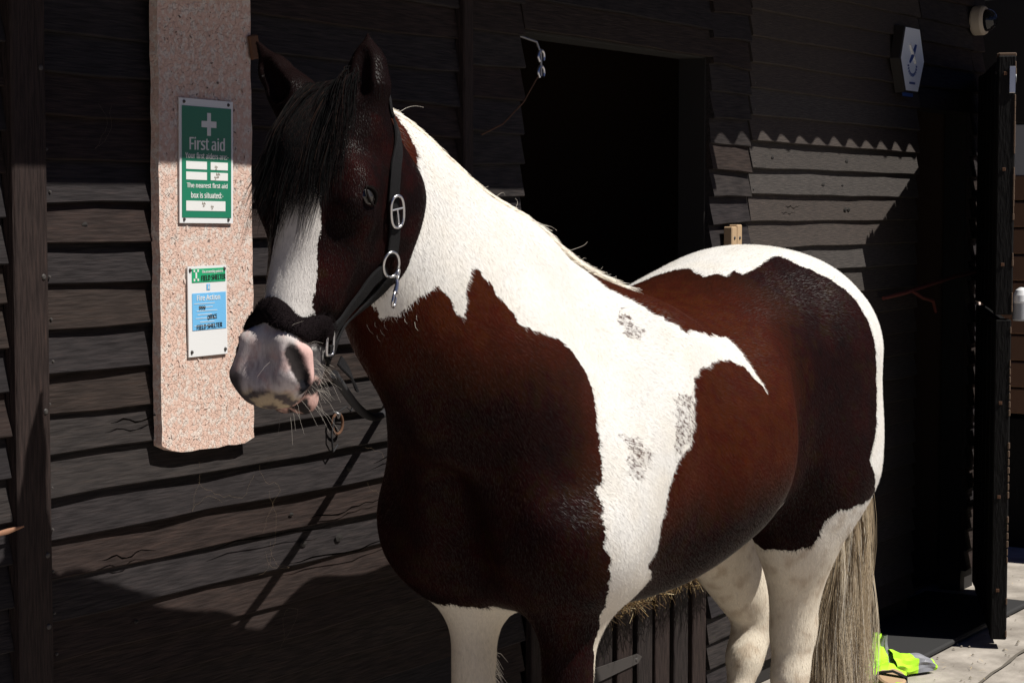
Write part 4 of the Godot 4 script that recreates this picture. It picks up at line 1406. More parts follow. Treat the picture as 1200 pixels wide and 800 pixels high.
func build_fixtures() -> void:
	# alarm sounder
	var a := thing("alarm_box", "pale blue six-sided alarm box high on the stable wall", "alarm", Vector3(7.36, 2.15, 0.022))
	var out := [Vector2(-0.07, 0.118), Vector2(0.075, 0.118), Vector2(0.125, 0.0), Vector2(0.065, -0.118), Vector2(-0.06, -0.118), Vector2(-0.115, 0.0)]
	var sh := begin()
	var fc := begin()
	for k in 6:
		var p: Vector2 = out[k]
		var q: Vector2 = out[(k + 1) % 6]
		var p3 := Vector3(p.x, p.y, 0)
		var q3 := Vector3(q.x, q.y, 0)
		var d := Vector3(0, 0, 0.036)
		quad(sh, p3 * 1.06, q3 * 1.06, q3 * 1.03 + d, p3 * 1.03 + d, (p3 + q3))
		quad(sh, p3 * 1.03 + d, q3 * 1.03 + d, q3 * 0.96 + d * 1.12, p3 * 0.96 + d * 1.12, (p3 + q3).normalized() + Vector3(0, 0, 1))
		tri(fc, Vector3(0, 0, 0.0424), p3 * 0.99 + Vector3(0, 0, 0.0410), q3 * 0.99 + Vector3(0, 0, 0.0410), Vector3(0, 0, 1))
	build("housing", sh, M.alarm_side_shade, a)
	build("front_panel", fc, M.alarm_face, a)
	for s in [-1.0, 1.0]:
		var st := begin()
		tube(st, [Vector3(-0.03 * s, 0.055, 0.043), Vector3(0, 0.018, 0.043), Vector3(0.03 * s, -0.012, 0.043)], [0.005, 0.008, 0.005], 6)
		build("emblem", st, M.white_print if s > 0 else M.alarm_blue, a)
	for k in 11:
		var an := lerpf(PI * 1.02, TAU * 0.99, k / 10.0)
		var st := begin()
		bevel_box(st, Vector3(cos(an) * 0.042, -0.022 + sin(an) * 0.036, 0.0425), Vector3(0.007, 0.012, 0.002), 0.0005, Basis(Vector3(0, 0, 1), an - PI * 0.5))
		build("emblem", st, M.alarm_blue, a)
	patch(a, "emblem", 0.0, -0.088, 0.06, 0.008, 0.0425, M.alarm_blue)
	patch(a, "sounder_grille", 0.0, -0.128, 0.11, 0.018, 0.025, M.alarm_blue)
	# dome camera
	var c := thing("dome_camera", "beige round camera housing with a dark glass dome, under the eaves", "camera", Vector3(8.16, 2.358, 0.02))
	var xf := Transform3D(Basis(Vector3(1, 0, 0), Vector3(0, 0, 1), Vector3(0, -1, 0)), Vector3.ZERO)
	var cs := begin()
	lathe(cs, [Vector2(0.0, 0.0), Vector2(0.058, 0.0), Vector2(0.060, 0.006), Vector2(0.060, 0.04), Vector2(0.055, 0.05), Vector2(0.046, 0.052)], xf, 24)
	build("housing", cs, M.beige, c)
	var ds := begin()
	lathe(ds, [Vector2(0.046, 0.050), Vector2(0.045, 0.064), Vector2(0.039, 0.078), Vector2(0.026, 0.09), Vector2(0.010, 0.096), Vector2(0.0, 0.0965)], xf, 24)
	build("dome", ds, M.smoked, c)
	# pale wooden catch beside the opening
	var w := thing("wooden_catch", "small pale wooden block with two screws beside the stall opening", "catch", Vector3(5.882, 1.505, 0.024))
	for s in [-1.0, 1.0]:
		var st := begin()
		bevel_box(st, Vector3(0.019 * s, 0.003 * s, 0.016), Vector3(0.036, 0.066, 0.030), 0.003)
		build("block", st, M.pale_wood, w)
		screw(w, Vector3(0.019 * s, -0.006, 0.031), 0.006)
	# curled steel hooks at the top of the opening
	var h := thing("steel_hook", "bright double curled steel hook at the top left of the stall opening", "hook", Vector3(4.72, 1.975, 0.03))
	for s in [0.022, -0.020]:
		var st := begin()
		var q := []
		for k in 15:
			var an := -0.6 + k * 0.33
			q.append(Vector3(cos(an) * 0.017, s + sin(an) * 0.017, 0.004 * k / 15.0))
		tube(st, q, [0.0045], 8)
		build("curl", st, M.steel, h)
	var hs := begin()
	tube(hs, [Vector3(-0.06, 0.075, -0.03), Vector3(-0.02, 0.06, 0.0), Vector3(-0.005, 0.03, 0.004), Vector3(-0.004, -0.03, 0.004)], [0.004], 8)
	build("shank", hs, M.dull_steel, h)
	var wr := begin()
	tube(wr, [Vector3(4.42, 1.78, 0.035), Vector3(4.5, 1.81, 0.05), Vector3(4.6, 1.87, 0.05), Vector3(4.70, 1.945, 0.035)], [0.0022], 6)
	tag(build("wire", wr, M.rust, self), "thin rusty wire running from the batten up to the steel hook", "wire")
	# tie ring
	var r := thing("tie_ring", "iron tie ring with a loop of twine, on the wall under the horse's chin", "tie ring", Vector3(3.80, 1.118, 0.02))
	var rs := begin()
	var rq := []
	for k in 21:
		rq.append(Vector3(cos(k * TAU / 20) * 0.020 + 0.006, sin(k * TAU / 20) * 0.024 - 0.026, 0.012))
	tube(rs, rq, [0.0035], 8, false)
	build("ring", rs, M.rust, r)
	var ey := begin()
	tube(ey, [Vector3(0, 0, -0.01), Vector3(0.0, 0.0, 0.012), Vector3(0.006, -0.004, 0.018), Vector3(0.008, -0.012, 0.012)], [0.004], 8)
	build("eye_bolt", ey, M.dull_steel, r)
	var tw := begin()
	tube(tw, [Vector3(0.0, 0.0, 0.014), Vector3(0.03, 0.012, 0.02), Vector3(0.055, 0.0, 0.016), Vector3(0.075, 0.018, 0.012)], [0.0016], 5)
	tube(tw, [Vector3(-0.01, -0.01, 0.014), Vector3(-0.022, -0.05, 0.016), Vector3(-0.012, -0.09, 0.012), Vector3(0.006, -0.075, 0.012)], [0.0026], 5)
	build("twine", tw, M.rope, r)
	# loose horsehair caught on the boards
	var ws := begin()
	for spot in [[3.42, 0.97], [3.60, 0.96], [3.63, 0.78], [3.58, 0.86], [3.30, 0.95], [4.0, 0.99], [3.98, 0.86], [3.02, 1.71], [3.66, 0.68]]:
		for k in 2:
			var q := [Vector3(spot[0], spot[1], 0.026)]
			var d := Vector2(rng.randf_range(-1, 1), rng.randf_range(-1, 1)).normalized()
			for s in 7:
				d = d.rotated(rng.randf_range(-0.7, 0.7))
				q.append(q[q.size() - 1] + Vector3(d.x * 0.016, d.y * 0.016, 0.0))
			hair(ws, q, 0.0003, Vector3(0, 0, 1), 0.8)
	var wo := build("loose_horsehair", ws, M.tail_dark, self)
	tag(wo, "stray pale horsehairs caught on the weatherboards below the pink board", "horsehair")
	wo.set_meta("kind", "stuff")
	# splinter at the far left
	var sp := begin()
	tube(sp, [Vector3(2.70, 0.975, 0.03), Vector3(2.76, 0.98, 0.036), Vector3(2.80, 0.985, 0.038)], [0.004, 0.006, 0.002], 5, true, 0.5)
	tag(build("wood_splinter", sp, M.splinter, self), "reddish torn wood splinter sticking out at the left edge of the wall", "splinter")

func build_doors() -> void:
	# slatted lower door of the stall
	var d := thing("slatted_stall_door", "dark slatted lower door of the stall, seen under the horse's belly", "door", Vector3(4.66, 0.05, 0.0))
	for k in 9:
		var st := begin()
		bevel_box(st, Vector3(0.075 + k * 0.1195, 0.58, 0.012 + 0.002 * (k % 3)), Vector3(0.092, 1.16, 0.022), 0.003)
		build("slat", st, M["upright%d" % (k % 2)], d)
	for y in [0.12, 0.62, 1.08]:
		var st := begin()
		bevel_box(st, Vector3(0.555, y, -0.02), Vector3(1.09, 0.10, 0.03), 0.004)
		build("rail", st, M.dark_wood, d)
	var hs := begin()
	var pa := [Vector3(0.06, 0.175, 0.031), Vector3(0.06, 0.235, 0.031), Vector3(0.62, 0.226, 0.031), Vector3(0.645, 0.213, 0.031), Vector3(0.62, 0.198, 0.031)]
	for k in range(1, 4):
		tri(hs, pa[0], pa[k], pa[k + 1], Vector3(0, 0, 1))
	for k in 5:
		var p: Vector3 = pa[k]
		var q: Vector3 = pa[(k + 1) % 5]
		quad(hs, p, q, q - Vector3(0, 0, 0.006), p - Vector3(0, 0, 0.006), Vector3((p.y - q.y), (q.x - p.x), 0) * -1.0)
	var hg := build("strap_hinge", hs, M.hinge, d)
	for x in [0.12, 0.36, 0.61]:
		screw(hg, Vector3(x, 0.211, 0.031), 0.007)
	# hay pushed between the slats, spilling out
	var hy := begin()
	for k in 2600:
		var x := rng.randf_range(4.74, 5.74)
		var top := 0.62
		var low := 0.44 + 0.05 * nz.get_noise_1d(x * 160.0) + 0.015 * (x - 5.2)
		var y := lerpf(low, top, pow(rng.randf(), 1.3))
		var z := 0.035 + 0.10 * sin(PI * clampf((y - low) / (top - low) + 0.12, 0, 1)) * rng.randf_range(0.2, 1.0)
		var p := Vector3(x, y, z)
		var dir := Vector3(rng.randf_range(-1, 1), rng.randf_range(-0.8, 0.5), rng.randf_range(-0.3, 0.8)).normalized()
		var l := rng.randf_range(0.02, 0.075)
		var bend := Vector3(rng.randf_range(-0.4, 0.4), rng.randf_range(-0.5, 0.2), rng.randf_range(-0.3, 0.3))
		var c := Color(0.30, 0.20, 0.085)
		var u := rng.randf()
		if u < 0.45:
			c = Color(0.12, 0.07, 0.03)
		elif u > 0.88:
			c = Color(0.62, 0.50, 0.30)
		hy.set_color(c)
		hair(hy, [p, p + dir * l * 0.5, p + (dir + bend).normalized() * l], rng.randf_range(0.0016, 0.004), Vector3(0.3, 0.2, 1).normalized(), 0.7)
	var ho := build("hay", hy, M.strands, self)
	tag(ho, "tangle of hay spilling out of the slatted stall door below the belly", "hay")
	ho.set_meta("kind", "stuff")
	# inside the stall, almost lost in the dark
	var ps := begin()
	tube(ps, [Vector3(5.02, 2.02, -0.5), Vector3(5.03, 1.9, -0.5), Vector3(5.02, 1.75, -0.5), Vector3(5.025, 1.66, -0.5)], [0.022], 6, true, 0.3)
	tag(build("pink_strap", ps, M.pink_strap, self), "pink strap hanging in the dark inside the stall", "strap")
	var rg := thing("hanging_rug", "grey rug hung up in the dark stall behind the horse's neck", "rug", Vector3(5.0, 0.9, -0.55))
	var rt := begin()
	for i in 14:
		for j in 10:
			var q4 := []
			for q in [[0, 0], [1, 0], [1, 1], [0, 1]]:
				var u: float = (i + q[0]) / 14.0
				var v: float = (j + q[1]) / 10.0
				q4.append(Vector3((u - 0.5) * (0.18 + 0.34 * (1 - v)), v * 0.72, 0.03 * sin(u * 14.0) * (1.1 - v)))
			quad(rt, q4[0], q4[1], q4[2], q4[3], Vector3(0, 0, 1))
	build("cloth", rt, M.rug, rg)
	var lp := begin()
	tube(lp, [Vector3(-0.08, 0.68, 0.02), Vector3(-0.06, 0.82, 0.02), Vector3(0.0, 0.9, 0.02), Vector3(0.05, 0.82, 0.02), Vector3(0.08, 0.68, 0.02)], [0.01], 6)
	build("loop", lp, M.rug, rg)
	# the yard door: two leaves, standing ajar so that their edges face us
	var hinge := Vector3(8.23, 0, 0.05)
	var tip := Vector3(7.15, 0, 0.50)
	var L := (tip - hinge).length()
	var ang := atan2(-(tip - hinge).z, (tip - hinge).x)
	for e in [["lower", 0.035, 1.195, "lower leaf of the black yard door, its edge towards us"], ["upper", 1.212, 2.135, "upper leaf of the black yard door, with a steel plate near its top"]]:
		var t := thing("door_leaf", e[3], "door", hinge + Vector3(0, e[1], 0), "leaves of the yard door")
		t.rotation.y = ang
		var H: float = e[2] - e[1]
		var wide: float = 0.062 if e[0] == "upper" else 0.056
		# stiles stand across the leaf's edge, boards between
		for x in [0.055, L - 0.045]:
			var st := begin()
			bevel_box(st, Vector3(x, H / 2, 0), Vector3(0.09, H, wide), 0.004)
			build("stile", st, M.black_paint, t)
		for y in [0.06, H - 0.06]:
			var st := begin()
			bevel_box(st, Vector3(L / 2, y, -0.006), Vector3(L - 0.19, 0.11, 0.036), 0.004)
			build("rail", st, M.black_paint, t)
		var sb := begin()
		bevel_box(sb, Vector3(L / 2, H / 2, -0.002), Vector3(L - 0.14, H - 0.02, 0.014), 0.003)
		build("panel", sb, M.black_paint, t)
		var nb := 9
		for k in nb:
			var st := begin()
			bevel_box(st, Vector3(0.10 + (k + 0.5) * (L - 0.19) / nb, H / 2, 0.018 + 0.0015 * (k % 2)), Vector3((L - 0.19) / nb - 0.004, H - 0.01, 0.018), 0.003)
			build("board", st, M.black_paint, t)
		if e[0] == "upper":
			var cs := begin()
			for k in 9:
				bevel_box(cs, Vector3(L - 0.012 - 0.009 * k, H + 0.004, rng.randf_range(-0.006, 0.006)), Vector3(0.009, 0.012 + rng.randf() * 0.006, wide - rng.randf() * 0.01), 0.002)
			build("worn_top", cs, M.worn, t)
			var pl := begin()
			bevel_box(pl, Vector3(L + 0.002, H - 0.085, -0.018), Vector3(0.006, 0.095, 0.022), 0.002)
			var po := build("steel_plate", pl, M.steel, t)
			screw(po, Vector3(L - 0.02, H - 0.06, 0.036), 0.006)
			var rg2 := begin()
			var q := []
			for k in 17:
				q.append(Vector3(L - 0.09 + cos(k * TAU / 16) * 0.017, H - 0.075 + sin(k * TAU / 16) * 0.017, -0.036))
			tube(rg2, q, [0.003], 6, false)
			build("bolt_ring", rg2, M.dull_steel, t)
		# worn arris down the sunlit side
		var ws := begin()
		for k in 38:
			var y := 0.01 + k * (H - 0.03) / 38.0
			if nz.get_noise_1d(y * 400.0 + H * 100.0) > -0.15:
				bevel_box(ws, Vector3(L - 0.004, y + 0.012, -wide / 2 + 0.002) * Vector3(1, 1, 1), Vector3(0.012, 0.024, 0.006 + 0.004 * nz2.get_noise_1d(k * 90.0)), 0.002)
		build("worn_edge", ws, M.worn, t)
		for k in 3:
			var st := begin()
			bevel_box(st, Vector3(L + 0.001, 0.18 + k * 0.34, 0.006), Vector3(0.003, 0.012, 0.012), 0.001)
			build("nail", st, M.rust, t)
	# small bulkhead lamp housing on the far face of the upper leaf
	var bk := thing("bulkhead_fitting", "small cream and grey domed fitting on the far face of the yard door", "fitting", Vector3(7.202, 1.19, 0.548))
	var bs := begin()
	lathe(bs, [Vector2(0.0, 0.0), Vector2(0.028, 0.0), Vector2(0.031, 0.006), Vector2(0.031, 0.062), Vector2(0.0, 0.062)], Transform3D(), 20)
	build("base", bs, M.grey_panel, bk)
	var hb := begin()
	lathe(hb, [Vector2(0.030, 0.0625), Vector2(0.0315, 0.070), Vector2(0.029, 0.092), Vector2(0.021, 0.110), Vector2(0.009, 0.119), Vector2(0.0, 0.1205)], Transform3D(), 20)
	build("dome", hb, M.white_plastic, bk)
	# red rope slung across the doorway
	var rr := begin()
	tube(rr, [Vector3(8.2, 1.335, 0.04), Vector3(7.9, 1.325, 0.06), Vector3(7.6, 1.30, 0.06), Vector3(7.35, 1.275, 0.05), Vector3(7.17, 1.26, 0.035)], [0.007, 0.008, 0.008, 0.009, 0.007], 8)
	tube(rr, [Vector3(7.4, 1.28, 0.06), Vector3(7.5, 1.25, 0.065), Vector3(7.62, 1.235, 0.06), Vector3(7.68, 1.19, 0.05)], [0.007], 8)
	tag(build("red_rope", rr, M.red_rope, self), "dull red rope slung across the dark doorway behind the horse", "rope")
	# black sheet added to stand for the shadow on the ground here
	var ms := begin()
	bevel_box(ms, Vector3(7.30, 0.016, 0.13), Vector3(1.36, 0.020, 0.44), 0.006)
	tag(build("ground_shade_sheet", ms, M.bristle_and_shade_black, self), "flat black sheet added as shade on the ground in front of the doorway", "shade_sheet")

func build_yard_things() -> void:
	# crumpled hi-vis jacket
	var j := thing("hi_vis_jacket", "crumpled lime yellow hi-vis jacket with grey bands on the ground", "jacket", Vector3(6.47, 0.0, 0.30))
	var crumple := func(a: Vector3, b: Vector3, r0: float, r1: float, flat: float, n: int, seed_: float) -> Array:
		var rows := []
		for i in n + 1:
			var t := float(i) / n
			var c := a.lerp(b, t) + Vector3(0, 0.006 * sin(t * 9.0 + seed_), 0.008 * sin(t * 7.0 + seed_))
			var d := (b - a).normalized()
			var s := d.cross(Vector3.UP).normalized()
			if absf(d.y) > 0.8:
				s = Vector3(1, 0, 0)
			var u := s.cross(d).normalized()
			var row := []
			for k in 19:
				var an := TAU * k / 18
				var r := lerpf(r0, r1, t) * (1.0 + 0.30 * nz.get_noise_3d(cos(an) * 90 + seed_ * 77, sin(an) * 90, t * 130) + 0.14 * sin(an * 5 + t * 6 + seed_))
				var p := c + s * cos(an) * r + u * sin(an) * r * flat
				p.y = maxf(p.y, 0.010)
				row.append(p)
			rows.append(row)
		return rows
	var skin := func(called: String, rows: Array, i0: int, i1: int, m: Material, grow := 0.0) -> void:
		var st := begin()
		st.set_smooth_group(0)
		var mid := Vector3.ZERO
		for i in range(i0, i1):
			var c := Vector3.ZERO
			for k in 18:
				c += rows[i][k] / 18.0
			for k in 18:
				var q := [rows[i][k], rows[i][k + 1], rows[i + 1][k + 1], rows[i + 1][k]]
				var nn: Vector3 = ((q[0] + q[2]) * 0.5 - c)
				for v in 4:
					q[v] += (q[v] - c).normalized() * grow
				quad(st, q[0], q[1], q[2], q[3], nn)
		build(called, st, m, j)
	var sl: Array = crumple.call(Vector3(0.02, 0.05, 0.02), Vector3(0.21, 0.022, 0.11), 0.058, 0.034, 0.72, 22, 1.0)
	skin.call("sleeve", sl, 0, 14, M.lime)
	skin.call("reflective_band", sl, 14, 21, M.reflective)
	skin.call("cuff", sl, 21, 22, M.lime)
	var up: Array = crumple.call(Vector3(-0.05, 0.0, 0.0), Vector3(0.0, 0.155, 0.015), 0.085, 0.016, 0.7, 16, 4.0)
	skin.call("body", up, 0, 16, M.lime)
	skin.call("reflective_band", [crumple.call(Vector3(0.045, 0.0, 0.035), Vector3(0.0, 0.15, 0.03), 0.045, 0.012, 0.6, 12, 6.0)][0], 0, 12, M.reflective)
	var lo: Array = crumple.call(Vector3(-0.25, 0.022, 0.16), Vector3(-0.03, 0.035, 0.03), 0.05, 0.075, 0.5, 16, 8.0)
	skin.call("body", lo, 0, 16, M.lime)
	var ta: Array = crumple.call(Vector3(-0.30, 0.02, 0.10), Vector3(-0.33, 0.06, 0.14), 0.03, 0.012, 0.5, 8, 3.0)
	skin.call("body", ta, 0, 8, M.lime)
	# body brush lying against it
	var b := thing("body_brush", "wooden backed horse brush with dark bristles lying by the hi-vis jacket", "brush", Vector3(6.30, 0.0, 0.42))
	b.rotation = Vector3(0.12, 0.35, 0.05)
	var oval := func(st: SurfaceTool, y0: float, y1: float, rx: float, rz: float, rx1: float, rz1: float) -> void:
		for k in 24:
			var p := []
			for an in [TAU * k / 24, TAU * (k + 1) / 24]:
				p.append(Vector3(cos(an) * rx, y0, sin(an) * rz))
				p.append(Vector3(cos(an) * rx1, y1, sin(an) * rz1))
			quad(st, p[0], p[2], p[3], p[1], p[0] + p[2])
			tri(st, Vector3(0, y1, 0), p[1], p[3], Vector3.UP)
			tri(st, Vector3(0, y0, 0), p[0], p[2], Vector3.DOWN)
	var bs := begin()
	oval.call(bs, 0.012, 0.04, 0.098, 0.05, 0.092, 0.046)
	build("bristles", bs, M.bristle_and_shade_black, b)
	var bb := begin()
	oval.call(bb, 0.0405, 0.056, 0.093, 0.047, 0.095, 0.048)
	oval.call(bb, 0.0562, 0.061, 0.095, 0.048, 0.088, 0.042)
	build("back", bb, M.pale_wood, b)
	var st2 := begin()
	tube(st2, [Vector3(0.0, 0.03, 0.053), Vector3(0.0, 0.063, 0.048), Vector3(0.0, 0.076, 0.0), Vector3(0.0, 0.063, -0.048), Vector3(0.0, 0.03, -0.053)], [0.016], 8, true, 0.14)
	build("hand_strap", st2, M.webbing, b)

# ---------------------------------------------------------------- the horse
func build_horse() -> Node3D:
	var h := thing("horse", "brown and white cob standing tied up, head turned slightly to us", "horse", HO)
	var st := begin()
	var t0 := Time.get_ticks_msec()
	var bm := mesh_field(body_field, Vector3(-0.08, 0.14, -0.42), Vector3(2.02, 1.82, 0.42), 0.0125)
	coat_mesh(st, bm, false, 6)
	var t1 := Time.get_ticks_msec()
	var hm := mesh_field(head_field, Vector3(-0.13, -0.32, -0.19), Vector3(0.56, 0.10, 0.19), 0.0052)
	coat_mesh(st, hm, true, 4)
	print("body ms ", t1 - t0, " head ms ", Time.get_ticks_msec() - t1)
	var body := build("body", st, M.coat, h)
	for f in [fur_mesh(bm, false, 100000.0), fur_mesh(hm, true, 170000.0)]:
		obj("short_coat", f, M.fur, h).set_meta("kind", "stuff")
	# eyes with lids
	for s in [-1.0, 1.0]:
		var es := begin()
		var sp := head_field.onto(Vector3(0.166, -0.027, 0.095 * s))
		var en := head_field.normal(sp)
		var ec := sp - en * 0.0165
		var xf := Transform3D(Basis(), hlw(ec))
		lathe(es, [Vector2(0.0, -0.0235), Vector2(0.0085, -0.0219), Vector2(0.0155, -0.0177), Vector2(0.0206, -0.0113), Vector2(0.0235, 0.0), Vector2(0.0206, 0.0113), Vector2(0.0155, 0.0177), Vector2(0.0085, 0.0219), Vector2(0.0, 0.0235)], xf, 20)
		build("eye", es, M.eye, h)
		# lids: an arc above and a slighter one below, drawn along the face
		var along := (Vector3(0.55, -0.8, 0.0) - en * Vector3(0.55, -0.8, 0.0).dot(en)).normalized()
		var across := en.cross(along).normalized()
		if across.x > 0.0:
			across = -across
		for up in [1.0, -1.0]:
			var ls := begin()
			var q := []
			for k in 11:
				var t := k / 10.0 * 2.0 - 1.0
				q.append(hlw(ec + (en * (0.0222 - 0.004 * t * t - (0.001 if up > 0 else 0.0)) + along * t * 0.0185 + across * up * 0.0105 * (1.0 - t * t))))
			tube(ls, q, [0.001, 0.0022, 0.003, 0.0035, 0.0037, 0.0037, 0.0037, 0.0035, 0.003, 0.0022, 0.001] if up > 0 else [0.001, 0.0016, 0.002, 0.0023, 0.0025, 0.0025, 0.0025, 0.0023, 0.002, 0.0016, 0.001], 7)
			build("eyelid", ls, M.lid, h)
		var la := begin()
		for k in 22:
			var t := k / 21.0 * 1.7 - 0.85
			var b := ec + en * (0.0225 - 0.004 * t * t) + along * t * 0.0185 + across * 0.0115 * (1.0 - t * t)
			la.set_color(Color(0.006, 0.005, 0.005))
			hair(la, [hlw(b), hlw(b + en * 0.006 + across * 0.001 + along * t * 0.002), hlw(b + en * 0.010 - across * 0.004 + along * t * 0.004)], 0.0008, hdir(across), 0.3)
		build("eyelashes", la, M.strands, h)
	# hooves
	for f in [Vector3(0.49, 0.19, 0.10), Vector3(0.33, 0.19, -0.12), Vector3(1.535, 0.19, 0.10), Vector3(1.485, 0.19, -0.115)]:
		var hs := begin()
		lathe(hs, [Vector2(0.0, 0.055), Vector2(0.044, 0.055), Vector2(0.048, 0.045), Vector2(0.062, 0.0), Vector2(0.0, 0.0)], Transform3D(Basis(Vector3(1, 0, 0), Vector3(0.25, 1, 0), Vector3(0, 0, 1)), hw(Vector3(f.x, 0.146, f.z))), 18)
		build("hoof", hs, M.horn, h)
	build_hair(h)
	return h

func curve(p0: Vector3, p1: Vector3, p2: Vector3, p3: Vector3, n: int) -> Array:
	var o := []
	for k in n + 1:
		o.append(p0.bezier_interpolate(p1, p2, p3, float(k) / n))
	return o

func build_hair(h: Node3D) -> void:
	# forelock: black, in fine locks that part over the brow, the longest to the off side
	var fs := begin()
	var all := head_field.all()
	for lock in 200:
		var w0 := rng.randf_range(-0.038, 0.058)
		var r0 := Vector3(rng.randf_range(-0.03, 0.012), 0.0, w0)
		var spread := w0 * 1.25 + rng.randf_range(-0.025, 0.025)
		if w0 < 0.01 and rng.randf() < 0.6:
			spread -= rng.randf() * 0.045
		var len_ := rng.randf_range(0.13, 0.25) - 0.5 * maxf(spread - 0.03, 0.0)
		if rng.randf() < 0.12:
			len_ *= 1.2
		var lift := rng.randf_range(0.012, 0.032)
		var wav := rng.randf() * TAU
		var e := Vector3(r0.x + len_, 0.035 - 0.28 * maxf(absf(spread) - 0.05, 0.0) + rng.randf_range(-0.005, 0.012), spread)
		for s in 26:
			var root := head_field.onto(r0 + Vector3(rng.randf_range(-0.006, 0.006), 0, rng.randf_range(-0.007, 0.007)), -0.002)
			var sc := rng.randf_range(0.72, 1.06)
			var dv := Vector3(rng.randf_range(-0.012, 0.012), rng.randf_range(-0.006, 0.006), rng.randf_range(-0.011, 0.011))
			var p3 := root.lerp(e, sc) + dv
			var p1 := root + Vector3(0.0, lift, (spread - w0) * 0.12)
			var p2 := root.lerp(p3, 0.55) + Vector3(0.0, lift * 0.8, (spread - w0) * 0.12)
			var q := curve(root, p1, p2, p3, 8)
			var out := []
			for i in q.size():
				var p: Vector3 = q[i]
				p.z += 0.004 * sin(p.x * 45.0 + wav) * (i / 8.0)
				if i > 0 and p.x > -0.05:
					var d := head_field.f(p, all)
					if d < 0.005:
						p += head_field.grad(p, all).normalized() * (0.005 - d)
				out.append(hlw(p))
			var g := rng.randf_range(0.55, 1.25)
			fs.set_color(Color(0.0095, 0.008, 0.008) * g if rng.randf() < 0.96 else Color(0.028, 0.018, 0.012))
			hair(fs, out, rng.randf_range(0.0008, 0.0017), hdir(Vector3(0.0, 0.75, 0.66 + rng.randf_range(-0.8, 0.8))), 0.2)
	build("forelock", fs, M.strands_gloss, h)
	# mane: cream, lying over to the far side, with a longer tuft at the withers
	var ms := begin()
	for lock in 210:
		var a0 := rng.randf_range(1.16, 1.93)
		var len0 := rng.randf_range(0.05, 0.13)
		var back := rng.randf_range(-0.09, 0.0)
		for k in 14:
			var a := a0 + rng.randf_range(-0.008, 0.008)
			var root := body_field.onto(Vector3(a, 1.40 + (a - 1.16) * 0.45, rng.randf_range(-0.035, 0.010)), -0.002)
			var len_ := len0 * rng.randf_range(0.75, 1.1)
			var up := rng.randf_range(0.001, 0.006)
			if a < 1.42:
				up += rng.randf_range(0.0, 0.016)
			var mid := body_field.onto(root + Vector3(back * 0.6, -len_ * 0.5, -0.07), 0.008)
			var end := body_field.onto(root + Vector3(back + rng.randf_range(-0.01, 0.01), -len_, -0.09), 0.006)
			var q := curve(root, root + Vector3(back * 0.3, up * 1.6, -0.012), mid, end, 7)
			var out := []
			for p in q:
				out.append(hw(p))
			ms.set_color(Color(0.76, 0.70, 0.58).lerp(Color(0.62, 0.53, 0.38), rng.randf()))
			hair(ms, out, rng.randf_range(0.002, 0.0034), Vector3(-0.5, 0.4, 0.8).normalized(), 0.25)
	# fine hairs that lie back along the near side of the crest
	for k in 2400:
		var a := rng.randf_range(1.15, 1.92)
		var low := a < 1.47
		var root := body_field.onto(Vector3(a, 1.40 + (a - 1.16) * 0.45, rng.randf_range(-0.012, 0.03 if low else 0.016)), 0.0)
		var reach := rng.randf_range(0.03, 0.11 if low else 0.045)
		var e := body_field.onto(root + Vector3(-reach, -0.42 * reach - 0.004, rng.randf_range(-0.006, 0.020)), 0.003)
		var q := curve(root, root.lerp(e, 0.3) + Vector3(0, 0.006 if low else 0.003, 0.001), root.lerp(e, 0.65) + Vector3(0, 0.007 if low else 0.003, 0.003), e + Vector3(0, rng.randf_range(-0.002, 0.014 if low else 0.004), 0), 5)
		var out := []
		for p in q:
			out.append(hw(p))
		ms.set_color(Color(0.80, 0.75, 0.66).lerp(Color(0.70, 0.60, 0.45), rng.randf()))
		hair(ms, out, rng.randf_range(0.0008, 0.0015), Vector3(-0.5, 0.5, 0.8).normalized(), 0.25)
	# flyaways
	for k in 38:
		var a := rng.randf_range(1.15, 1.9) if rng.randf() < 0.55 else rng.randf_range(1.15, 1.42)
		var root := body_field.onto(Vector3(a, 1.42 + (a - 1.16) * 0.45, 0.0), 0.0)
		var d := Vector3(rng.randf_range(-0.10, 0.03), rng.randf_range(0.004, 0.032), rng.randf_range(-0.06, 0.02))
		var q := curve(root, root + d * rng.randf_range(0.3, 0.6) + Vector3(0, rng.randf_range(0.0, 0.014), 0), root + d * 0.9, root + d + Vector3(rng.randf_range(-0.02, 0.02), rng.randf_range(-0.02, 0.012), 0), 6)
		var out := []
		for p in q:
			out.append(hw(p))
		ms.set_color(Color(0.62, 0.56, 0.46))
		hair(ms, out, 0.0005, Vector3(-0.5, 0.4, 0.8).normalized(), 0.5)
	build("mane", ms, M.strands, h)
	# tail: long wavy locks, blond over darker brown
	var ts := begin()
	for lock in 250:
		var lat := (rng.randf() + rng.randf() - 1.0)
		var fore := (rng.randf() + rng.randf() - 1.0)
		var r0 := Vector3(0.035 + rng.randf_range(-0.02, 0.02), 1.30 - rng.randf() * 0.30, lat * 0.04)
		var bot := rng.randf_range(0.17, 0.5)
		var ph := rng.randf() * TAU
		var fq := rng.randf_range(11.0, 19.0)
		var am := rng.randf_range(0.010, 0.026)
		var u := rng.randf()
		var base := Color(0.36, 0.28, 0.18)
		if u < 0.30:
			base = Color(0.20, 0.14, 0.08)
		elif u > 0.62:
			base = Color(0.55, 0.46, 0.33)
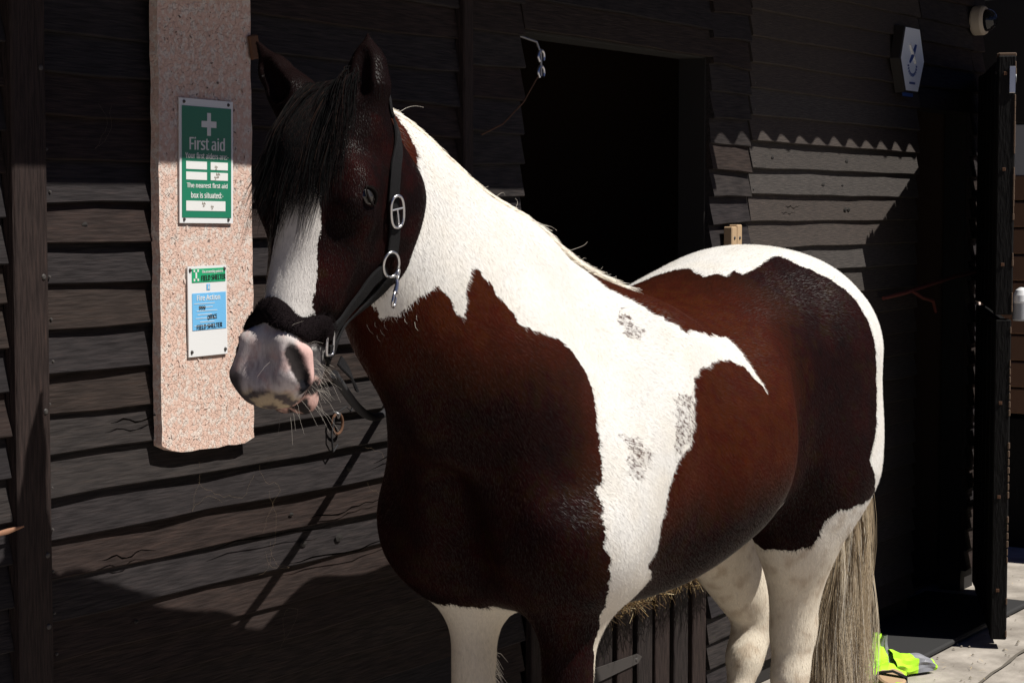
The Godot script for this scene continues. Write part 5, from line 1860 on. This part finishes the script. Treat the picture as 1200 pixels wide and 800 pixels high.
		for s in 24:
			var root := r0 + Vector3(rng.randf_range(-0.008, 0.008), rng.randf_range(-0.02, 0.02), rng.randf_range(-0.008, 0.008))
			var bottom := bot + rng.randf_range(-0.02, 0.12)
			var e := Vector3(0.04 + fore * 0.10 + rng.randf_range(-0.02, 0.02), bottom, 0.015 + lat * 0.13 + rng.randf_range(-0.02, 0.02))
			var m1 := Vector3(-0.065 + fore * 0.03, root.y - 0.10, lat * 0.06)
			var m2 := Vector3(-0.045 + fore * 0.11, lerpf(root.y, bottom, 0.62), 0.005 + lat * 0.155) + Vector3(rng.randf_range(-0.01, 0.01), 0, rng.randf_range(-0.012, 0.012))
			var q := curve(root, m1, m2, e, 13)
			var out := []
			for i in q.size():
				var p: Vector3 = q[i]
				var amp := am * i / 13.0
				p += Vector3(sin(p.y * fq + ph) * amp, 0, cos(p.y * fq * 0.8 + ph * 1.3) * amp)
				out.append(hw(p))
			var g := rng.randf_range(0.75, 1.2)
			ts.set_color(Color(base.r * g, base.g * g, base.b * g) if rng.randf() < 0.9 else Color(0.66, 0.61, 0.52))
			hair(ts, out, rng.randf_range(0.0012, 0.0026), Vector3(-0.6 + rng.randf_range(-0.5, 0.5), 0.0, 0.75).normalized(), 0.25)
	build("tail", ts, M.strands, h)
	# whiskers
	var wk := begin()
	for k in 46:
		var p0 := Vector3(rng.randf_range(0.42, 0.51), rng.randf_range(-0.12, -0.02), rng.randf_range(0.0, 0.07))
		var r := head_field.onto(p0, 0.0)
		var n := head_field.normal(r)
		var l := rng.randf_range(0.02, 0.055)
		var d := (n + Vector3(0.5, -0.4, 0.1) + Vector3(rng.randf_range(-0.4, 0.4), rng.randf_range(-0.4, 0.4), rng.randf_range(-0.4, 0.4))).normalized()
		wk.set_color(Color(0.30, 0.27, 0.23))
		hair(wk, [hlw(r), hlw(r + d * l * 0.5), hlw(r + d * l + Vector3(0.008, 0, 0))], 0.0004, Vector3(-0.5, 0.3, 0.8).normalized(), 0.5)
	build("whiskers", wk, M.strands, h).set_meta("kind", "stuff")
	# tufts: under the jaw, behind the knee of the white foreleg, feather round the hooves
	var tf := begin()
	for k in 9:
		var r := body_field.onto(Vector3(rng.randf_range(1.84, 1.93), 1.415 + rng.randf_range(-0.008, 0.008), rng.randf_range(0.0, 0.09)), 0.0)
		var d := Vector3(rng.randf_range(-0.3, 0.2), -1, rng.randf_range(-0.2, 0.5)).normalized() * rng.randf_range(0.008, 0.02)
		tf.set_color(Color(0.72, 0.66, 0.55))
		hair(tf, [hw(r), hw(r + d * 0.6), hw(r + d + Vector3(-0.006, 0, 0))], 0.0005, Vector3(-0.5, 0.1, 0.85).normalized(), 0.3)
	for f in [Vector3(0.44, 0.30, 0.10), Vector3(0.28, 0.30, -0.12), Vector3(1.49, 0.29, 0.10), Vector3(1.44, 0.29, -0.115)]:
		for k in 220:
			var an := rng.randf() * TAU
			var r := Vector3(f.x - 0.01 + cos(an) * 0.036, f.y + rng.randf_range(-0.03, 0.10), f.z + sin(an) * 0.034)
			var d := Vector3(-0.035 + cos(an) * 0.03, -rng.randf_range(0.06, 0.13), sin(an) * 0.03)
			tf.set_color(Color(0.72, 0.66, 0.55).lerp(Color(0.5, 0.42, 0.3), rng.randf()))
			hair(tf, [hw(r), hw(r + d * 0.5 + Vector3(cos(an), 0, sin(an)) * 0.012), hw(Vector3(r.x + d.x, maxf(r.y + d.y, 0.16), r.z + d.z))], 0.003, Vector3(-0.5, 0.1, 0.85).normalized(), 0.4)
	for k in 90:
		var r := Vector3(1.405 + rng.randf_range(-0.01, 0.01), rng.randf_range(0.66, 0.74), -0.115 + rng.randf_range(-0.02, 0.03))
		var d := Vector3(-rng.randf_range(0.02, 0.05), -rng.randf_range(0.02, 0.05), 0.01)
		tf.set_color(Color(0.75, 0.7, 0.6))
		hair(tf, [hw(r), hw(r + d * 0.6 + Vector3(0, 0.008, 0)), hw(r + d)], 0.0016, Vector3(-0.5, 0.1, 0.85).normalized(), 0.3)
	build("feather", tf, M.strands, h)

# ---------------------------------------------------------------- tack
func dense(p: Array, per: int) -> Array:
	var o := []
	for i in p.size() - 1:
		var a: Vector3 = p[max(i - 1, 0)]
		var b: Vector3 = p[i]
		var c: Vector3 = p[i + 1]
		var d: Vector3 = p[min(i + 2, p.size() - 1)]
		for k in per:
			o.append(b.cubic_interpolate(c, a, d, float(k) / per))
	o.append(p[p.size() - 1])
	return o

# flat webbing laid on the head
func strap(st: SurfaceTool, p: Array, width: float, thick: float, off: float, lay := true) -> void:
	var q := []
	var ns := []
	for v in dense(p, 7):
		var r: Vector3 = head_field.onto(v, off) if lay else v
		q.append(r)
		ns.append(head_field.normal(r))
	var rows := []
	for i in q.size():
		var d: Vector3 = (q[min(i + 1, q.size() - 1)] - q[max(i - 1, 0)]).normalized()
		var n: Vector3 = ns[i]
		if i > 0:
			n = (n + ns[i - 1]).normalized()
		var s := d.cross(n).normalized()
		n = s.cross(d).normalized()
		var w := width * 0.5
		var e := thick * 0.35
		rows.append([q[i] - s * w, q[i] - s * w + n * (thick - e), q[i] - s * (w - e) + n * thick, q[i] + s * (w - e) + n * thick, q[i] + s * w + n * (thick - e), q[i] + s * w])
	for i in rows.size() - 1:
		for k in 5:
			var nn := hd_n(rows[i][k], rows[i][k + 1], ns[i], k)
			quad(st, hlw(rows[i][k]), hlw(rows[i][k + 1]), hlw(rows[i + 1][k + 1]), hlw(rows[i + 1][k]), nn)
	for e in [0, rows.size() - 1]:
		for k in range(1, 5):
			tri(st, hlw(rows[e][0]), hlw(rows[e][k]), hlw(rows[e][k + 1]), hdir((q[1] - q[0]) * (-1.0 if e == 0 else 1.0)))

func hd_n(a: Vector3, b: Vector3, n: Vector3, k: int) -> Vector3:
	if k == 2:
		return hdir(n)
	var s := (b - a).normalized()
	if k < 2:
		return hdir(n * 0.5 + (a - b) * 0.0 - s.cross(n).cross(n) * 0.0 + (n if k == 1 else Vector3.ZERO) * 0.3 + side_of(a, b, n, -1.0))
	return hdir(n * 0.5 + (n if k == 3 else Vector3.ZERO) * 0.3 + side_of(a, b, n, 1.0))

func side_of(a: Vector3, b: Vector3, n: Vector3, _s: float) -> Vector3:
	var d := (b - a).normalized()
	return d - n * d.dot(n)

func ring_loop(st: SurfaceTool, c: Vector3, u: Vector3, v: Vector3, ru: float, rv: float, r: float, sq := 1.0) -> void:
	var q := []
	for k in 33:
		var an := TAU * k / 32
		var cx := cos(an)
		var sy := sin(an)
		q.append(hlw(c + u * ru * signf(cx) * pow(absf(cx), sq) + v * rv * signf(sy) * pow(absf(sy), sq)))
	tube(st, q, [r], 8, false)

func build_halter() -> void:
	var t := thing("halter", "black webbing head collar with chrome fittings and a fleece noseband, on the horse", "halter", HO)
	var ss := begin()
	for s in [1.0, -1.0]:
		strap(ss, [Vector3(0.004, -0.035, 0.055 * s), Vector3(0.006, -0.06, 0.078 * s), Vector3(0.014, -0.075, 0.085 * s), Vector3(0.053, -0.087, 0.093 * s), Vector3(0.098, -0.087, 0.100 * s), Vector3(0.14, -0.10, 0.099 * s), Vector3(0.18, -0.126, 0.094 * s), Vector3(0.222, -0.147, 0.086 * s)], 0.024, 0.0045, 0.002)
	strap(ss, [Vector3(0.0, -0.085, 0.06), Vector3(-0.02, -0.075, 0.0), Vector3(0.0, -0.085, -0.06)], 0.026, 0.0045, 0.003)
	build("crown_strap", ss, M.webbing, t)
	for s in [1.0, -1.0]:
		var cs := begin()
		strap(cs, [Vector3(0.245, -0.145, 0.080 * s), Vector3(0.27, -0.132, 0.072 * s), Vector3(0.31, -0.120, 0.058 * s), Vector3(0.355, -0.10, 0.050 * s), Vector3(0.385, -0.075, 0.058 * s)], 0.024, 0.0045, 0.003)
		build("cheek_strap", cs, M.webbing, t)
	var js := begin()
	strap(js, [Vector3(0.25, -0.165, 0.076), Vector3(0.30, -0.165, 0.055), Vector3(0.35, -0.145, 0.045), Vector3(0.39, -0.115, 0.048), Vector3(0.41, -0.085, 0.055)], 0.022, 0.004, 0.006)
	strap(js, [Vector3(0.41, -0.085, 0.056), Vector3(0.415, -0.13, 0.035), Vector3(0.415, -0.15, 0.0), Vector3(0.415, -0.13, -0.035), Vector3(0.41, -0.085, -0.056)], 0.022, 0.004, 0.003)
	build("chin_strap", js, M.webbing, t)
	# strap end hanging at the chin
	var te := begin()
	strap(te, [Vector3(0.415, -0.11, 0.058), Vector3(0.43, -0.135, 0.065), Vector3(0.452, -0.155, 0.072)], 0.022, 0.004, 0.0, false)
	build("strap_end", te, M.webbing, t)
	# fleece noseband: a thick soft roll over the nose
	var fs := begin()
	var loop := []
	for k in 33:
		var an := lerpf(-1.95, 1.95, k / 32.0)
		var p := Vector3(0.372 + 0.022 * absf(an) / 1.95 + 0.004 * sin(an * 3), -0.055 + 0.085 * cos(an), 0.09 * sin(an))
		loop.append(head_field.onto(p, 0.0055))
	var prev := []
	var pn := []
	for i in loop.size():
		var d: Vector3 = (loop[min(i + 1, 32)] - loop[max(i - 1, 0)]).normalized()
		var n: Vector3 = head_field.normal(loop[i])
		var s := d.cross(n).normalized()
		n = s.cross(d).normalized()
		var ring := []
		var nr := []
		var taper := 1.0 - 0.35 * pow(absf(i / 16.0 - 1.0), 4.0)
		for k in 20:
			var an := TAU * k / 20
			var bump := 1.0 + 0.10 * nz.get_noise_3dv(Vector3(i * 21.0, k * 30.0, 0)) + 0.07 * nz2.get_noise_3dv(Vector3(i * 60.0, k * 80.0, 5))
			ring.append(hlw(loop[i] + (s * cos(an) * 0.0205 + n * sin(an) * 0.0095) * bump * taper))
			nr.append(hdir(s * cos(an) * 0.6 + n * sin(an)))
		if i > 0:
			for k in 20:
				var k2 := (k + 1) % 20
				smooth_quad(fs, prev[k], prev[k2], ring[k2], ring[k], pn[k], pn[k2], nr[k2], nr[k])
		prev = ring
		pn = nr
	# short pile standing off the roll
	for k in 2600:
		var i := rng.randi_range(1, 31)
		var d: Vector3 = (loop[i + 1] - loop[i - 1]).normalized()
		var n: Vector3 = head_field.normal(loop[i])
		var s := d.cross(n).normalized()
		n = s.cross(d).normalized()
		var an := rng.randf() * TAU
		var o := s * cos(an) * 0.020 + n * sin(an) * 0.0092
		var base: Vector3 = loop[i] + d * rng.randf_range(-0.006, 0.006) + o * 0.97
		var dir := (o.normalized() + Vector3(rng.randf_range(-0.6, 0.6), rng.randf_range(-0.6, 0.6), rng.randf_range(-0.6, 0.6))).normalized()
		hair(fs, [hlw(base), hlw(base + dir * 0.0022), hlw(base + dir * 0.0034 + d * 0.001)], 0.0013, hdir(n + Vector3(0, 0, 0.3)), 0.5)
	build("fleece_noseband", fs, M.fleece, t)
	# chrome fittings on the near side
	var n1 := head_field.normal(head_field.onto(Vector3(0.16, -0.11, 0.10)))
	var up := Vector3(0.84, -0.54, -0.1).normalized()
	var sd := up.cross(n1).normalized()
	var bk := begin()
	var bc := head_field.onto(Vector3(0.158, -0.112, 0.10), 0.009)
	ring_loop(bk, bc, sd, up, 0.0145, 0.026, 0.0028, 0.8)
	tube(bk, [hlw(bc - up * 0.004 - sd * 0.014), hlw(bc - up * 0.004 + sd * 0.014)], [0.002], 6)
	tube(bk, [hlw(bc - up * 0.004), hlw(bc + up * 0.022 + n1 * 0.003)], [0.002], 6)
	build("buckle", bk, M.steel, t)
	var rg := begin()
	var rc := head_field.onto(Vector3(0.236, -0.150, 0.088), 0.006)
	var n2 := head_field.normal(rc)
	var u2 := Vector3(0.7, -0.7, 0).normalized()
	u2 = (u2 - n2 * u2.dot(n2)).normalized()
	var v2 := u2.cross(n2).normalized()
	ring_loop(rg, rc, v2, u2, 0.017, 0.022, 0.0027)
	build("side_ring", rg, M.steel, t)
	var sh := begin()
	var a := rc + Vector3(0.016, -0.012, 0.006)
	tube(sh, [hlw(a), hlw(a + Vector3(0.012, -0.002, 0.004)), hlw(a + Vector3(0.026, -0.004, 0.003))], [0.0042, 0.0034, 0.005], 8)
	ring_loop(sh, a + Vector3(0.038, -0.005, 0.003), Vector3(0, 0.9, 0.4).normalized(), Vector3(1, 0, 0), 0.0095, 0.012, 0.0026, 0.7)
	ring_loop(sh, a + Vector3(-0.004, 0.0, 0.003), Vector3(0, 0.9, 0.4).normalized(), Vector3(1, 0, 0), 0.006, 0.008, 0.002)
	build("snap_hook", sh, M.steel, t)
	var sq := begin()
	var sc := head_field.onto(Vector3(0.396, -0.082, 0.062), 0.008)
	var n3 := head_field.normal(sc)
	var u3 := (Vector3(0.9, -0.35, 0) - n3 * Vector3(0.9, -0.35, 0).dot(n3)).normalized()
	ring_loop(sq, sc, u3.cross(n3).normalized(), u3, 0.011, 0.019, 0.0027, 0.35)
	build("square_ring", sq, M.steel, t)
	# lead rope to the wall
	var p := hlw(Vector3(0.425, -0.155, 0.02)) + HO
	var e := Vector3(4.12, 1.205, 0.02)
	var q := []
	for k in 25:
		var tt := k / 24.0
		q.append(p.lerp(e, tt) + Vector3(0, -0.10 * sin(PI * tt), 0))
	var ls := begin()
	tube(ls, q, [0.0085], 8, true, 1.0, 0.08)
	tag(build("lead_rope", ls, M.rope, self), "black lead rope running from the head collar to the stable wall", "lead rope")

# ---------------------------------------------------------------- scene
func _ready() -> void:
	rng.seed = 20240611
	nz.seed = 5
	nz.frequency = 0.01
	nz.fractal_octaves = 3
	nz2.seed = 11
	nz2.frequency = 0.01
	nz2.fractal_octaves = 2
	nc.seed = 5
	nc.frequency = 1.0
	nc.fractal_octaves = 3
	nf.seed = 11
	nf.frequency = 1.0
	nf.fractal_octaves = 2
	# camera
	var cam := Camera3D.new()
	cam.name = "camera"
	add_child(cam)
	var pitch := atan(155.0 / 2400.0)
	var fwd := Vector3(0.848, 0, -0.530).normalized() * cos(pitch) + Vector3.DOWN * sin(pitch)
	cam.look_at_from_position(Vector3(0, 1.59, 2.89), Vector3(0, 1.59, 2.89) + fwd, Vector3.UP)
	cam.fov = rad_to_deg(2.0 * atan(400.0 / 2400.0))
	cam.near = 0.1
	cam.far = 400.0
	cam.current = true
	# sky, exposure
	var we := WorldEnvironment.new()
	we.name = "world"
	var env := Environment.new()
	env.background_mode = Environment.BG_SKY
	var sky := Sky.new()
	var sm := ProceduralSkyMaterial.new()
	sm.sky_top_color = Color(0.14, 0.27, 0.55)
	sm.sky_horizon_color = Color(0.42, 0.54, 0.72)
	sm.sky_curve = 0.12
	sm.ground_bottom_color = Color(0.14, 0.13, 0.12)
	sm.ground_horizon_color = Color(0.36, 0.38, 0.40)
	sm.sun_angle_max = 1.0
	sm.energy_multiplier = 0.37
	sky.sky_material = sm
	env.sky = sky
	env.tonemap_mode = Environment.TONE_MAPPER_LINEAR
	env.tonemap_exposure = 1.22
	env.sdfgi_enabled = true
	env.ssao_enabled = true
	env.ssil_enabled = true
	we.environment = env
	add_child(we)
	# sun: high, over the camera's right shoulder
	var sun := DirectionalLight3D.new()
	sun.name = "sun"
	add_child(sun)
	var to := Vector3(0.25, 1.47, 1.0).normalized()
	sun.look_at_from_position(to * 20.0, Vector3.ZERO, Vector3.UP)
	sun.light_energy = 1.6
	sun.light_color = Color(1.0, 0.98, 0.945)
	sun.light_angular_distance = 0.5
	sun.shadow_enabled = true

	make_materials()
	M["dirt_dark"] = std(Color(0.12, 0.105, 0.085), 0.95)
	M["hinge"] = std(Color(0.035, 0.03, 0.028), 0.75)
	M["screw_head"] = std(Color(0.045, 0.04, 0.038), 0.6)
	M["splinter"] = std(Color(0.26, 0.13, 0.075), 0.8)
	M["knot"] = std(Color(0.008, 0.006, 0.005), 0.85)
	M["worn"] = std(Color(0.11, 0.07, 0.045), 0.85)
	M["lid"] = std(Color(0.010, 0.008, 0.0075), 0.6)
	M["lid"].metallic_specular = 0.1
	var sh := std(Color(1, 1, 1), 0.55)
	sh.vertex_color_use_as_albedo = true
	M["strands"] = sh
	var sg := std(Color(1, 1, 1), 0.45)
	sg.metallic_specular = 0.12
	sg.vertex_color_use_as_albedo = true
	M["strands_gloss"] = sg
	var fu := std(Color(1, 1, 1), 0.42)
	fu.metallic_specular = 0.3
	fu.vertex_color_use_as_albedo = true
	M["fur"] = fu
	define_fields()
	define_coat()
	build_ground()
	build_stable()
	build_background()
	build_pink_board()
	build_signs()
	build_fixtures()
	build_doors()
	build_horse()
	build_halter()
	build_yard_things()
